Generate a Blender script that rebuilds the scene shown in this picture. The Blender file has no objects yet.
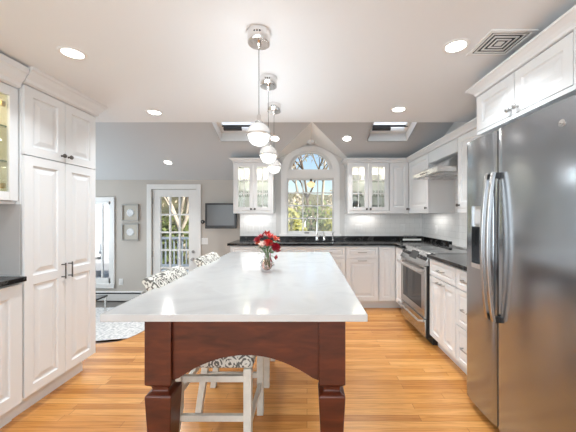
import bpy, bmesh, math, random
from mathutils import Vector, Matrix
random.seed(7)
S = bpy.context.scene
COL = S.collection
PI = math.pi

# ------------------------------------------------------------------ camera, sky, sun, exposure
cam_d = bpy.data.cameras.new('camera')
cam_d.sensor_width = 36.0
cam_d.lens = 290.0 / 576.0 * 36.0
cam_d.shift_x = -19.0 / 576.0
cam_d.shift_y = -0.7 / 576.0
cam_d.clip_start = 0.05
cam = bpy.data.objects.new('camera', cam_d)
COL.objects.link(cam)
cam.location = (0, 0, 1.30)
cam.rotation_euler = (PI / 2, 0, 0)
S.camera = cam

W = bpy.data.worlds.new('sky')
S.world = W
W.use_nodes = True
wn, wl = W.node_tree.nodes, W.node_tree.links
wn.clear()
wo = wn.new('ShaderNodeOutputWorld')
wb = wn.new('ShaderNodeBackground')
ws = wn.new('ShaderNodeTexSky')
ws.sky_type = 'NISHITA'
ws.sun_disc = False
ws.sun_elevation = math.radians(30)
ws.sun_rotation = math.radians(120)
ws.air_density = 1.0
ws.dust_density = 1.5
wb.inputs['Strength'].default_value = 0.20
wl.new(ws.outputs[0], wb.inputs[0])
wl.new(wb.outputs[0], wo.inputs[0])

def light(name, kind, loc, rot, power, color=(1, 1, 1), size=0.1, size_y=None, shape=None, parent=None, spread=None, spot=None):
    l = bpy.data.lights.new(name, kind)
    l.energy = power
    l.color = color
    if kind == 'AREA':
        l.shape = shape or ('RECTANGLE' if size_y else 'DISK')
        l.size = size
        if size_y: l.size_y = size_y
        if spread: l.spread = spread
    elif kind == 'SUN':
        l.angle = size
    else:
        l.shadow_soft_size = size
        if spot: l.spot_size = spot; l.spot_blend = 0.6
    o = bpy.data.objects.new(name, l)
    COL.objects.link(o)
    o.location = loc
    o.rotation_euler = rot
    if parent: o.parent = parent
    return o

sun = light('sun', 'SUN', (0, 0, 12), Vector((-.80, .35, -.52)).to_track_quat('-Z', 'Y').to_euler(), 5.0, (1, .95, .87), 0.01)
# added fill lamps by solid walls, standing in for daylight
WARM = (.86, .94, 1.0)
FILL_COL = (.80, .915, 1.0)
P_DOWN = 4.6       # each recessed downlight
light('fill_behind_camera', 'AREA', (-.3, -3.1, 1.45), (PI / 2 + .15, 0, 0), 88, FILL_COL, 3.8, 1.9)  # added fill behind the camera, no window built there
light('fill_left_wall', 'AREA', (-2.38, -1.5, 1.4), (PI / 2, 0, -PI / 2), 48, FILL_COL, 2.2, 1.5)  # added fill from the left, the wall is solid
light('fill_family_room', 'AREA', (-4.5, 3.9, 1.1), (PI / 2, 0, -PI / 2), 34, FILL_COL, 1.6, 1.2)  # added fill for the sunken room, outer wall is solid
S.view_settings.view_transform = 'Standard'
S.view_settings.look = 'None'
S.view_settings.gamma = 1.0
S.view_settings.use_curve_mapping = False
S.view_settings.exposure = 0.2

# ------------------------------------------------------------------ materials
def mat(name):
    m = bpy.data.materials.new(name)
    m.use_nodes = True
    n = m.node_tree.nodes
    return m, n, m.node_tree.links, n['Principled BSDF']

def plain(name, col, rough=.5, metal=0, noise=0.0, scale=8, bump=0.0, bscale=40, coat=0, emit=None, estr=0, spec=None):
    m, n, l, b = mat(name)
    b.inputs['Base Color'].default_value = (*col, 1)
    b.inputs['Roughness'].default_value = rough
    b.inputs['Metallic'].default_value = metal
    if coat: b.inputs['Coat Weight'].default_value = coat; b.inputs['Coat Roughness'].default_value = .08
    if spec is not None: b.inputs['Specular IOR Level'].default_value = spec
    if emit:
        b.inputs['Emission Color'].default_value = (*emit, 1)
        b.inputs['Emission Strength'].default_value = estr
    tc = n.new('ShaderNodeTexCoord')
    if noise:
        t = n.new('ShaderNodeTexNoise'); t.inputs['Scale'].default_value = scale; t.inputs['Detail'].default_value = 4
        r = n.new('ShaderNodeMixRGB'); r.blend_type = 'MIX'
        r.inputs[1].default_value = (*[max(0, c * (1 - noise)) for c in col], 1)
        r.inputs[2].default_value = (*[min(1, c * (1 + noise)) for c in col], 1)
        l.new(tc.outputs['Object'], t.inputs['Vector']); l.new(t.outputs['Fac'], r.inputs[0]); l.new(r.outputs[0], b.inputs['Base Color'])
    if bump:
        t = n.new('ShaderNodeTexNoise'); t.inputs['Scale'].default_value = bscale; t.inputs['Detail'].default_value = 3
        u = n.new('ShaderNodeBump'); u.inputs['Strength'].default_value = bump; u.inputs['Distance'].default_value = .01
        l.new(tc.outputs['Object'], t.inputs['Vector']); l.new(t.outputs['Fac'], u.inputs['Height']); l.new(u.outputs[0], b.inputs['Normal'])
    return m

def ramp(n, stops, interp='LINEAR'):
    r = n.new('ShaderNodeValToRGB')
    r.color_ramp.interpolation = interp
    e = r.color_ramp.elements
    while len(e) < len(stops): e.new(.5)
    for k, (p, c) in enumerate(stops):
        e[k].position = p
        e[k].color = (*c, 1) if len(c) == 3 else c
    return r

def m_oak():
    m, n, l, b = mat('oak_floor')
    tc = n.new('ShaderNodeTexCoord')
    br = n.new('ShaderNodeTexBrick')
    br.inputs['Scale'].default_value = 1
    br.inputs['Brick Width'].default_value = 1.15
    br.inputs['Row Height'].default_value = .0572
    br.inputs['Mortar Size'].default_value = .0011
    br.inputs['Mortar Smooth'].default_value = .3
    br.inputs['Color1'].default_value = (0, 0, 0, 1); br.inputs['Color2'].default_value = (1, 1, 1, 1)
    br.inputs['Mortar'].default_value = (.5, .5, .5, 1)
    br.offset = .37; br.offset_frequency = 2; br.squash = 1.35; br.squash_frequency = 3
    l.new(tc.outputs['Object'], br.inputs['Vector'])
    cr = ramp(n, [(0, (.47, .190, .048)), (.3, (.60, .262, .068)), (.7, (.67, .312, .088)), (1, (.75, .385, .125))])
    l.new(br.outputs['Color'], cr.inputs[0])
    mp = n.new('ShaderNodeMapping'); mp.inputs['Scale'].default_value = (2.2, 46, 1)
    l.new(tc.outputs['Object'], mp.inputs[0])
    gn = n.new('ShaderNodeTexNoise'); gn.inputs['Scale'].default_value = 1.6; gn.inputs['Detail'].default_value = 6; gn.inputs['Distortion'].default_value = 1.1
    l.new(mp.outputs[0], gn.inputs['Vector'])
    gr = ramp(n, [(.30, (.70, .64, .56)), (.58, (1.05, 1.05, 1.05))])
    l.new(gn.outputs['Fac'], gr.inputs[0])
    mx = n.new('ShaderNodeMixRGB'); mx.blend_type = 'MULTIPLY'; mx.inputs[0].default_value = .8
    l.new(cr.outputs[0], mx.inputs[1]); l.new(gr.outputs[0], mx.inputs[2])
    gm = n.new('ShaderNodeMixRGB'); gm.blend_type = 'MIX'; gm.inputs[2].default_value = (.20, .085, .03, 1)
    l.new(br.outputs['Fac'], gm.inputs[0]); l.new(mx.outputs[0], gm.inputs[1]); l.new(gm.outputs[0], b.inputs['Base Color'])
    b.inputs['Roughness'].default_value = .24
    b.inputs['Specular IOR Level'].default_value = .5
    return m

def m_cherry():
    m, n, l, b = mat('cherry_wood')
    tc = n.new('ShaderNodeTexCoord')
    mp = n.new('ShaderNodeMapping'); mp.inputs['Scale'].default_value = (5, 5, 22); 
    l.new(tc.outputs['Object'], mp.inputs[0])
    t = n.new('ShaderNodeTexNoise'); t.inputs['Scale'].default_value = 1.4; t.inputs['Detail'].default_value = 6; t.inputs['Distortion'].default_value = .6
    l.new(mp.outputs[0], t.inputs['Vector'])
    r = ramp(n, [(.28, (.046, .0088, .0035)), (.55, (.086, .0165, .006)), (.8, (.135, .028, .009))])
    l.new(t.outputs['Fac'], r.inputs[0]); l.new(r.outputs[0], b.inputs['Base Color'])
    b.inputs['Roughness'].default_value = .32
    return m

def m_quartz():
    m, n, l, b = mat('white_quartz')
    tc = n.new('ShaderNodeTexCoord')
    t = n.new('ShaderNodeTexNoise'); t.inputs['Scale'].default_value = 3.2; t.inputs['Detail'].default_value = 8; t.inputs['Distortion'].default_value = 1.4
    l.new(tc.outputs['Object'], t.inputs['Vector'])
    r = ramp(n, [(.35, (.51, .508, .504)), (.5, (.555, .553, .548)), (.68, (.535, .532, .527))])
    l.new(t.outputs['Fac'], r.inputs[0]); l.new(r.outputs[0], b.inputs['Base Color'])
    b.inputs['Roughness'].default_value = .11
    b.inputs['Specular IOR Level'].default_value = .6
    return m

def m_granite():
    m, n, l, b = mat('black_granite')
    tc = n.new('ShaderNodeTexCoord')
    v = n.new('ShaderNodeTexVoronoi'); v.inputs['Scale'].default_value = 90
    t = n.new('ShaderNodeTexNoise'); t.inputs['Scale'].default_value = 9; t.inputs['Detail'].default_value = 7; t.inputs['Distortion'].default_value = 1.5
    l.new(tc.outputs['Object'], v.inputs['Vector']); l.new(tc.outputs['Object'], t.inputs['Vector'])
    r = ramp(n, [(.0, (.09, .085, .08)), (.12, (.016, .015, .015)), (1, (.008, .008, .009))])
    l.new(v.outputs['Distance'], r.inputs[0])
    r2 = ramp(n, [(.55, (0, 0, 0)), (.62, (.07, .066, .062)), (.7, (0, 0, 0))])
    l.new(t.outputs['Fac'], r2.inputs[0])
    a = n.new('ShaderNodeMixRGB'); a.blend_type = 'ADD'; a.inputs[0].default_value = 1
    l.new(r.outputs[0], a.inputs[1]); l.new(r2.outputs[0], a.inputs[2]); l.new(a.outputs[0], b.inputs['Base Color'])
    b.inputs['Roughness'].default_value = .14
    b.inputs['Specular IOR Level'].default_value = .2
    return m

def m_tile(name, ax):
    m, n, l, b = mat(name)
    tc = n.new('ShaderNodeTexCoord'); sx = n.new('ShaderNodeSeparateXYZ'); cx = n.new('ShaderNodeCombineXYZ')
    l.new(tc.outputs['Object'], sx.inputs[0]); l.new(sx.outputs[ax], cx.inputs[0]); l.new(sx.outputs[2], cx.inputs[1])
    br = n.new('ShaderNodeTexBrick'); br.inputs['Scale'].default_value = 1
    br.inputs['Brick Width'].default_value = .155; br.inputs['Row Height'].default_value = .0785; br.inputs['Mortar Size'].default_value = .0016
    br.inputs['Color1'].default_value = (.80, .79, .77, 1); br.inputs['Color2'].default_value = (.83, .82, .80, 1); br.inputs['Mortar'].default_value = (.62, .61, .59, 1)
    l.new(cx.outputs[0], br.inputs['Vector']); l.new(br.outputs['Color'], b.inputs['Base Color'])
    bp = n.new('ShaderNodeBump'); bp.inputs['Strength'].default_value = .25; bp.inputs['Distance'].default_value = .004; bp.invert = True
    l.new(br.outputs['Fac'], bp.inputs['Height']); l.new(bp.outputs[0], b.inputs['Normal'])
    b.inputs['Roughness'].default_value = .16
    return m

def m_steel(name, col=(.62, .61, .60), rough=.22, ax=(1, 1, 60), metal=1.0):
    m, n, l, b = mat(name)
    b.inputs['Base Color'].default_value = (*col, 1)
    b.inputs['Metallic'].default_value = metal
    tc = n.new('ShaderNodeTexCoord'); mp = n.new('ShaderNodeMapping'); mp.inputs['Scale'].default_value = ax
    t = n.new('ShaderNodeTexNoise'); t.inputs['Scale'].default_value = 14; t.inputs['Detail'].default_value = 3
    l.new(tc.outputs['Object'], mp.inputs[0]); l.new(mp.outputs[0], t.inputs['Vector'])
    mr = n.new('ShaderNodeMapRange'); mr.inputs[3].default_value = rough * .8; mr.inputs[4].default_value = rough * 1.25
    l.new(t.outputs['Fac'], mr.inputs[0]); l.new(mr.outputs[0], b.inputs['Roughness'])
    bp = n.new('ShaderNodeBump'); bp.inputs['Strength'].default_value = .03; bp.inputs['Distance'].default_value = .002
    l.new(t.outputs['Fac'], bp.inputs['Height']); l.new(bp.outputs[0], b.inputs['Normal'])
    return m

def m_glass(name, tint=(1, 1, 1), refl=.5, rough=.0, ior=1.45):
    m = bpy.data.materials.new(name); m.use_nodes = True
    n, l = m.node_tree.nodes, m.node_tree.links
    n.clear()
    o = n.new('ShaderNodeOutputMaterial'); mx = n.new('ShaderNodeMixShader'); t = n.new('ShaderNodeBsdfTransparent'); g = n.new('ShaderNodeBsdfGlossy')
    f = n.new('ShaderNodeFresnel'); f.inputs['IOR'].default_value = ior
    k = n.new('ShaderNodeMath'); k.operation = 'MULTIPLY'; k.inputs[1].default_value = refl
    t.inputs[0].default_value = (*tint, 1); g.inputs['Roughness'].default_value = rough
    l.new(f.outputs[0], k.inputs[0]); l.new(k.outputs[0], mx.inputs[0]); l.new(t.outputs[0], mx.inputs[1]); l.new(g.outputs[0], mx.inputs[2]); l.new(mx.outputs[0], o.inputs[0])
    return m

def m_damask():
    m, n, l, b = mat('damask_fabric')
    tc = n.new('ShaderNodeTexCoord')
    w = n.new('ShaderNodeTexNoise'); w.inputs['Scale'].default_value = 22; w.inputs['Detail'].default_value = 1.5; w.inputs['Distortion'].default_value = 2.2
    l.new(tc.outputs['Object'], w.inputs['Vector'])
    v = n.new('ShaderNodeTexVoronoi'); v.inputs['Scale'].default_value = 13; v.inputs['Randomness'].default_value = .25
    l.new(tc.outputs['Object'], v.inputs['Vector'])
    s = n.new('ShaderNodeMath'); s.operation = 'MULTIPLY_ADD'; s.inputs[1].default_value = 34; s.inputs[2].default_value = 0
    l.new(v.outputs['Distance'], s.inputs[0])
    sn = n.new('ShaderNodeMath'); sn.operation = 'SINE'; l.new(s.outputs[0], sn.inputs[0])
    ad = n.new('ShaderNodeMath'); ad.operation = 'MULTIPLY_ADD'; ad.inputs[1].default_value = .11
    l.new(sn.outputs[0], ad.inputs[0]); l.new(w.outputs['Fac'], ad.inputs[2])
    r = ramp(n, [(.44, (.13, .122, .108)), (.52, (.72, .70, .64))])
    l.new(ad.outputs[0], r.inputs[0]); l.new(r.outputs[0], b.inputs['Base Color'])
    b.inputs['Roughness'].default_value = .85
    return m

def m_rug():
    m, n, l, b = mat('rug_pile')
    tc = n.new('ShaderNodeTexCoord')
    w = n.new('ShaderNodeTexNoise'); w.inputs['Scale'].default_value = 26; w.inputs['Detail'].default_value = 5
    l.new(tc.outputs['Object'], w.inputs['Vector'])
    r = ramp(n, [(.38, (.50, .51, .52)), (.5, (.70, .70, .69)), (.62, (.82, .81, .80))])
    l.new(w.outputs['Fac'], r.inputs[0]); l.new(r.outputs[0], b.inputs['Base Color'])
    b.inputs['Roughness'].default_value = .95
    return m

def m_ground():
    m, n, l, b = mat('leafy_ground')
    tc = n.new('ShaderNodeTexCoord')
    w = n.new('ShaderNodeTexNoise'); w.inputs['Scale'].default_value = 2.6; w.inputs['Detail'].default_value = 9; w.inputs['Roughness'].default_value = .75
    l.new(tc.outputs['Object'], w.inputs['Vector'])
    r = ramp(n, [(.40, (.03, .035, .012)), (.48, (.26, .20, .10)), (.54, (.10, .12, .03)), (.66, (.55, .47, .30))])
    l.new(w.outputs['Fac'], r.inputs[0]); l.new(r.outputs[0], b.inputs['Base Color'])
    b.inputs['Roughness'].default_value = .95
    return m

WHITE = plain('cabinet_white', (.795, .80, .80), .33)
TRIMW = plain('trim_white', (.82, .815, .80), .35)
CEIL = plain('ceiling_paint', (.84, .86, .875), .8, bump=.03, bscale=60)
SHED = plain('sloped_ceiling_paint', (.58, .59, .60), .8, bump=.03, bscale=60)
GREIGE = plain('greige_paint', (.55, .51, .465), .75, bump=.03, bscale=60)
PALEW = plain('kitchen_wall_paint', (.66, .65, .63), .7)
OAK, CHERRY, QUARTZ, GRANITE = m_oak(), m_cherry(), m_quartz(), m_granite()
TILE_B, TILE_R = m_tile('subway_tile', 0), m_tile('subway_tile_side', 1)
STEEL = m_steel('brushed_steel', (.395, .41, .43), .18, (1, 1, 60), .92)
HSTEEL = plain('handle_steel', (.52, .52, .52), .24, 1)
RSTEEL = m_steel('range_steel', (.47, .465, .46), .25, (1, 1, 60))
STEEL2 = m_steel('appliance_steel', (.66, .65, .64), .27, (1, 1, 60))
CHROME = plain('chrome', (.80, .79, .78), .08, 1)
NICKEL = plain('satin_nickel', (.42, .41, .40), .28, 1)
BRONZE = plain('dark_pewter', (.14, .13, .12), .35, 1)
BRASS = plain('brass', (.55, .38, .14), .3, 1)
BLACK = plain('black_plastic', (.012, .012, .013), .35)
BLACKG = plain('black_glass', (.012, .012, .014), .06)
DARKG = plain('dark_grey_metal', (.06, .06, .062), .45, .3)
SCREEN = plain('tv_screen', (.12, .12, .122), .2)
GLASS = m_glass('window_glass', (1, 1, 1), .55)
def m_diffusing(name, col, k):
    m = bpy.data.materials.new(name); m.use_nodes = True
    n, l = m.node_tree.nodes, m.node_tree.links
    n.clear()
    o = n.new('ShaderNodeOutputMaterial'); mx = n.new('ShaderNodeMixShader'); t = n.new('ShaderNodeBsdfTransparent'); g = n.new('ShaderNodeBsdfTranslucent')
    g.inputs[0].default_value = (*col, 1); mx.inputs[0].default_value = k
    l.new(t.outputs[0], mx.inputs[1]); l.new(g.outputs[0], mx.inputs[2]); l.new(mx.outputs[0], o.inputs[0])
    return m
SKYGL = m_diffusing('diffusing_skylight_glass', (.97, .98, .98), .8)  # made diffusing so sunlight whitens the pane and brightens the shaft
CGLASS = m_glass('cabinet_glass', (.97, .985, .975), .45)
GSHELF = m_glass('glass_shelf', (.955, .975, .96), .6)
GEDGE = plain('green_glass_edge', (.10, .20, .14), .2)
VGLASS = m_glass('vase_glass', (.88, .82, .81), 1.6)
DISHG = m_glass('drinking_glass', (.975, .98, .98), .8)
WATER = m_glass('vase_water', (.82, .70, .67), .6, ior=1.33)
DAMASK, RUG, GROUND = m_damask(), m_rug(), m_ground()
WASHW = plain('whitewashed_wood', (.66, .62, .55), .6, noise=.18, scale=26)
LENS = plain('lamp_lens', (.9, .9, .9), .4, emit=(1, .97, .92), estr=9)
PLENS = plain('pendant_diffuser', (.9, .9, .9), .4, emit=(1, .98, .95), estr=1.1)
PGLASS = plain('opal_glass', (.82, .82, .81), .06, coat=.5, emit=(1, .98, .95), estr=.12)
SLENS = plain('amber_glass', (.9, .8, .55), .3, emit=(1, .74, .36), estr=.7)
CREAM = plain('cream_interior', (.80, .76, .60), .5)
CERAM = plain('white_ceramic', (.82, .81, .79), .2)
PORCEL = plain('grey_ceramic', (.45, .45, .44), .3)
PFRAME = plain('silver_grey_frame', (.36, .345, .32), .4, .3)
PMAT = plain('picture_backing', (.55, .52, .46), .8)
PFLOW = plain('white_plaster', (.80, .82, .84), .7)
SHADEDW = plain('shaded_white_panel', (.46, .45, .44), .5, noise=.06, scale=5)  # shade on a white side panel, put into a grey colour
HEATW = plain('heater_white', (.78, .77, .75), .4)
GFLOOR = plain('grey_floor', (.20, .185, .17), .5, noise=.2, scale=14)
CUSH = plain('grey_cushion', (.66, .665, .67), .9, noise=.1, scale=40)
LEAF = plain('leaf_green', (.045, .12, .03), .5)
STEM = plain('stem_green', (.08, .19, .05), .5)
REDP = plain('red_petal', (.55, .022, .015), .5, noise=.25, scale=60)
DREDP = plain('crimson_petal', (.30, .006, .018), .45)
ORAP = plain('coral_petal', (.68, .12, .06), .5, noise=.2, scale=60)
PINKP = plain('pale_pink_petal', (.72, .50, .42), .5)
BARK = plain('grey_bark', (.22, .17, .125), .9, noise=.35, scale=9)
BARKL = plain('pale_bark', (.58, .51, .41), .9, noise=.35, scale=9)
FOLY = plain('yellow_green_foliage', (.34, .34, .09), .7, noise=.4, scale=3)
FOLG = plain('green_foliage', (.13, .17, .045), .7, noise=.4, scale=3)
FOLB = plain('straw_foliage', (.46, .41, .30), .7, noise=.3, scale=3)
DECK = plain('blue_grey_deck', (.36, .42, .48), .6, noise=.12, scale=9)
RAILW = plain('painted_rail', (.70, .72, .74), .5)
DRAIL = plain('blue_grey_rail', (.30, .35, .40), .6)
SHADE = plain('blind_fabric', (.72, .71, .69), .8)

# ------------------------------------------------------------------ mesh helpers
class MB:
    def __init__(s): s.bm = bmesh.new()
    def hexa(s, p):                       # p: 8 points, bottom ring then top ring
        v = [s.bm.verts.new(q) for q in p]
        for f in ((3, 2, 1, 0), (4, 5, 6, 7), (0, 1, 5, 4), (1, 2, 6, 5), (2, 3, 7, 6), (3, 0, 4, 7)):
            s.bm.faces.new([v[i] for i in f])
        return s
    def box(s, x0, x1, y0, y1, z0, z1):
        return s.hexa([(x0, y0, z0), (x1, y0, z0), (x1, y1, z0), (x0, y1, z0), (x0, y0, z1), (x1, y0, z1), (x1, y1, z1), (x0, y1, z1)])
    def loft(s, rings, cap0=True, cap1=True, closed=True):
        R = [[s.bm.verts.new(q) for q in r] for r in rings]
        n = len(R[0])
        for a, b in zip(R, R[1:]):
            for i in range(n if closed else n - 1):
                j = (i + 1) % n
                s.bm.faces.new((a[i], a[j], b[j], b[i]))
        if cap0: s.bm.faces.new(R[0][::-1])
        if cap1: s.bm.faces.new(R[-1])
        return s
    def lathe(s, prof, c=(0, 0, 0), n=24, cap0=True, cap1=True, ax='z', sy=1.0):
        rings = []
        for r, h in prof:
            ring = []
            for i in range(n):
                a = 2 * PI * i / n
                u, v = max(r, 1e-5) * math.cos(a), max(r, 1e-5) * math.sin(a) * sy
                p = {'z': (u, v, h), 'y': (u, h, v), 'x': (h, u, v)}[ax]
                ring.append((c[0] + p[0], c[1] + p[1], c[2] + p[2]))
            rings.append(ring)
        return s.loft(rings, cap0, cap1)
    def tube(s, pts, r, n=8, r1=None):
        pts = [Vector(p) for p in pts]
        rings = []
        up = None
        for i, p in enumerate(pts):
            t = (pts[min(i + 1, len(pts) - 1)] - pts[max(i - 1, 0)])
            if t.length < 1e-9: t = Vector((0, 0, 1))
            t.normalize()
            if up is None:
                up = Vector((0, 0, 1)) if abs(t.z) < .9 else Vector((1, 0, 0))
            a = t.cross(up)
            if a.length < 1e-6: a = t.orthogonal()
            a.normalize(); b = a.cross(t); up = b
            k = r if r1 is None else r + (r1 - r) * i / max(1, len(pts) - 1)
            rings.append([tuple(p + a * (k * math.cos(2 * PI * j / n)) + b * (k * math.sin(2 * PI * j / n))) for j in range(n)])
        return s.loft(rings)
    def prism(s, poly, a, b, ax='y'):     # poly in the two other axes
        def P(u, v, w):
            return {'y': (u, w, v), 'x': (w, u, v), 'z': (u, v, w)}[ax]
        return s.loft([[P(u, v, a) for u, v in poly], [P(u, v, b) for u, v in poly]])
    def strip(s, xs, zlo, zhi, y0, y1):   # wall of columns between two height functions
        for xa, xb in zip(xs, xs[1:]):
            s.hexa([(xa, y0, zlo(xa)), (xb, y0, zlo(xb)), (xb, y1, zlo(xb)), (xa, y1, zlo(xa)),
                    (xa, y0, zhi(xa)), (xb, y0, zhi(xb)), (xb, y1, zhi(xb)), (xa, y1, zhi(xa))])
        return s
    def panel(s, x0, x1, z0, z1, y=0.0, loops=((0, 0), (.006, .009), (.014, .011), (.020, .011), (.048, .002)), th=.016):
        rings = []
        for ins, d in loops:
            rings.append([(x0 + ins, y + d, z0 + ins), (x1 - ins, y + d, z0 + ins), (x1 - ins, y + d, z1 - ins), (x0 + ins, y + d, z1 - ins)])
        R = [[s.bm.verts.new(q) for q in r] for r in rings]
        for a, b in zip(R, R[1:]):
            for i in range(4):
                j = (i + 1) % 4
                s.bm.faces.new((a[i], a[j], b[j], b[i]))
        s.bm.faces.new(R[-1])
        return s
    def build(s, name, m, parent=None, loc=None, smooth=None, bev=0, seg=2, kind=None, recalc=True):
        if recalc: bmesh.ops.recalc_face_normals(s.bm, faces=s.bm.faces)
        me = bpy.data.meshes.new(name)
        s.bm.to_mesh(me); s.bm.free()
        me.materials.append(m)
        if smooth:
            for p in me.polygons: p.use_smooth = True
            me.set_sharp_from_angle(angle=math.radians(smooth))
        o = bpy.data.objects.new(name, me)
        COL.objects.link(o)
        if parent: o.parent = parent
        if loc: o.location = loc
        if bev:
            b = o.modifiers.new('bevel', 'BEVEL'); b.width = bev; b.segments = seg; b.limit_method = 'ANGLE'
            for p in me.polygons: p.use_smooth = True
            me.set_sharp_from_angle(angle=math.radians(40))
        if kind: o['kind'] = kind
        return o

def thing(name, label, cat, loc=(0, 0, 0), rz=0, group=None):
    o = bpy.data.objects.new(name, None)
    COL.objects.link(o)
    o.location = loc
    o.rotation_euler = (0, 0, rz)
    o.empty_display_size = .05
    return tag(o, label, cat, group)

def tag(o, label, cat, group=None):
    o['label'] = label; o['category'] = cat
    if group: o['group'] = group
    return o

def dup(root, loc=None, rz=None, label=None, group=None):
    r = root.copy(); COL.objects.link(r)
    if loc is not None: r.location = loc
    if rz is not None: r.rotation_euler = (0, 0, rz)
    if label: r['label'] = label
    if group: r['group'] = group
    for ch in list(root.children):
        c = ch.copy(); COL.objects.link(c); c.parent = r
        for g in list(ch.children):
            d = g.copy(); COL.objects.link(d); d.parent = c
    return r

def struct(o): o['kind'] = 'structure'; return o

# ------------------------------------------------------------------ the room
CZ = 2.245            # flat ceiling
HD = 2.947            # where the flat ceiling ends
WB = 4.60             # kitchen back wall
WD = 5.10             # family room back wall
XR = 1.83             # right wall
XL = -2.42            # left wall
LOW = -.207           # sunken family room floor
def shed(d): return 1.921 + .36 * (WD - d)

poly = [(XL, 2.92), (-2.15, 2.925), (-2.05, 2.945), (-1.96, 2.985), (-1.90, 3.06), (-1.865, 3.15), (-1.84, 3.28), (-1.83, 3.6), (-1.83, WD), (-.96, WD), (-.96, WB + .1), (XR + .1, WB + .1), (XR + .1, -3.3), (XL, -3.3)]
MB().prism(poly, -.18, 0, 'z').build('floor', OAK, kind='structure')
MB().box(-4.7, -.9, 2.3, WD + .1, LOW - .1, LOW).build('floor', GFLOOR, kind='structure')
MB().prism([(XL - .01, 2.944), (-2.15, 2.95), (-2.05, 2.97), (-1.945, 3.0), (-1.88, 3.07), (-1.845, 3.16), (-1.82, 3.28), (-1.81, WD), (-1.83, WD), (-1.84, 3.28), (-1.865, 3.15), (-1.90, 3.06), (-1.96, 2.985), (-2.05, 2.945), (-2.15, 2.925), (XL - .01, 2.92)], -.03, .001, 'z').build('trim_1', plain('oak_nosing', (.30, .13, .05), .3), kind='structure')

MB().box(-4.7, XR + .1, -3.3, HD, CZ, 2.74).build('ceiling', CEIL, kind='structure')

# sloped ceiling with openings for the window gable and the two skylights
SKY_L, SKY_R = (-1.185, -.635), (.832, 1.372)
SK0, SK1 = 3.02, 3.987
GX, GR, GW, GS = .06, 2.463, .695, .52
GTIP = WD - (GR - 1.921) / .36
m = MB()
def quad(pts):
    m.bm.faces.new([m.bm.verts.new((x, d, shed(d))) for x, d in pts])
def slab(x0, x1, d0, d1): quad([(x0, d0), (x1, d0), (x1, d1), (x0, d1)])
slab(-4.7, SKY_L[0], HD, WD + .05)
for a, b in (SKY_L, SKY_R):
    slab(a, b, HD, SK0); slab(a, b, SK1, WD + .05)
quad([(GX - GW, HD), (GX, HD), (GX, GTIP), (GX - GW, WB)])
quad([(GX, HD), (GX + GW, HD), (GX + GW, WB), (GX, GTIP)])
slab(GX + GW, SKY_R[0], HD, WD + .05)
slab(SKY_R[1], XR + .1, HD, WD + .05)
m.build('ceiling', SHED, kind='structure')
# vaulted gable over the sink window
m = MB()
zb = GR - GS * GW
for s in (-1, 1):
    m.loft([[(GX, GTIP, GR), (GX, WB, GR), (GX + s * GW, WB, shed(WB))], [(GX, GTIP, GR + .05), (GX, WB + .05, GR + .05), (GX + s * GW, WB + .05, shed(WB) + .05)]])
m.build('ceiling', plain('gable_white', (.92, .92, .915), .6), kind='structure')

# walls
WX0, WX1, WZ0, WZT = -.392, .494, 1.005, 2.02      # rough opening of the arched window
def arch(x, rx=.445, rz=.352): return WZT + rz * math.sqrt(max(0, 1 - ((x - .052) / rx) ** 2))
m = MB()
m.box(-1.06, WX0, WB, WB + .16, -.2, 2.75).box(WX1, XR + .1, WB, WB + .16, -.2, 2.75).box(WX0, WX1, WB, WB + .16, -.2, WZ0)
xs = [.052 - .443 * math.cos(PI * i / 28) for i in range(29)]
m.strip(xs, lambda x: arch(x), lambda x: 2.75, WB, WB + .16)
m.build('wall_back', PALEW, kind='structure')
m = MB()
DX0, DX1 = -2.735, -1.935                             # garden door opening
VX0, VX1 = -4.35, -3.44                               # family window opening
m.box(-4.7, VX0, WD, WD + .16, LOW, 2.1).box(VX1, DX0, WD, WD + .16, LOW, 2.1).box(DX1, -.9, WD, WD + .16, LOW, 2.1)
m.box(VX0, VX1, WD, WD + .16, LOW, .10).box(VX0, VX1, WD, WD + .16, 1.545, 2.1).box(DX0, DX1, WD, WD + .16, 1.765, 2.1)
m.build('wall_family', GREIGE, kind='structure')
MB().box(-1.06, -.96, WB + .16, WD, 0, 2.2).build('wall_return', GREIGE, kind='structure')
MB().prism([(-3.3, -.1), (WD, -.1), (WD, shed(WD) + .02), (HD, shed(HD) + .02), (HD, 2.74), (-3.3, 2.74)], XR, XR + .15, 'x').build('wall_right', PALEW, kind='structure')
MB().box(XL - .15, XL, -3.3, 2.50, -.1, CZ).build('wall_left', PALEW, kind='structure')
MB().box(-4.7, XL - .15, 2.35, 2.50, LOW, CZ).build('wall_side', GREIGE, kind='structure')
MB().box(-4.85, -4.7, 2.35, WD + .16, LOW, 3.0).build('wall_outer', GREIGE, kind='structure')
MB().box(XL - .15, XR + .15, -3.45, -3.3, -.1, CZ).build('wall_front', PALEW, kind='structure')

# tiled backsplash faces
MB().box(-1.06, WX0 - .10, WB - .008, WB, .9, 1.36).box(WX1 + .10, XR, WB - .008, WB, .9, 1.36).build('trim_2', TILE_B, kind='structure')
MB().box(XR - .008, XR, 2.04, WB - .008, .9, 1.80).build('trim_3', TILE_R, kind='structure')

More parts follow.
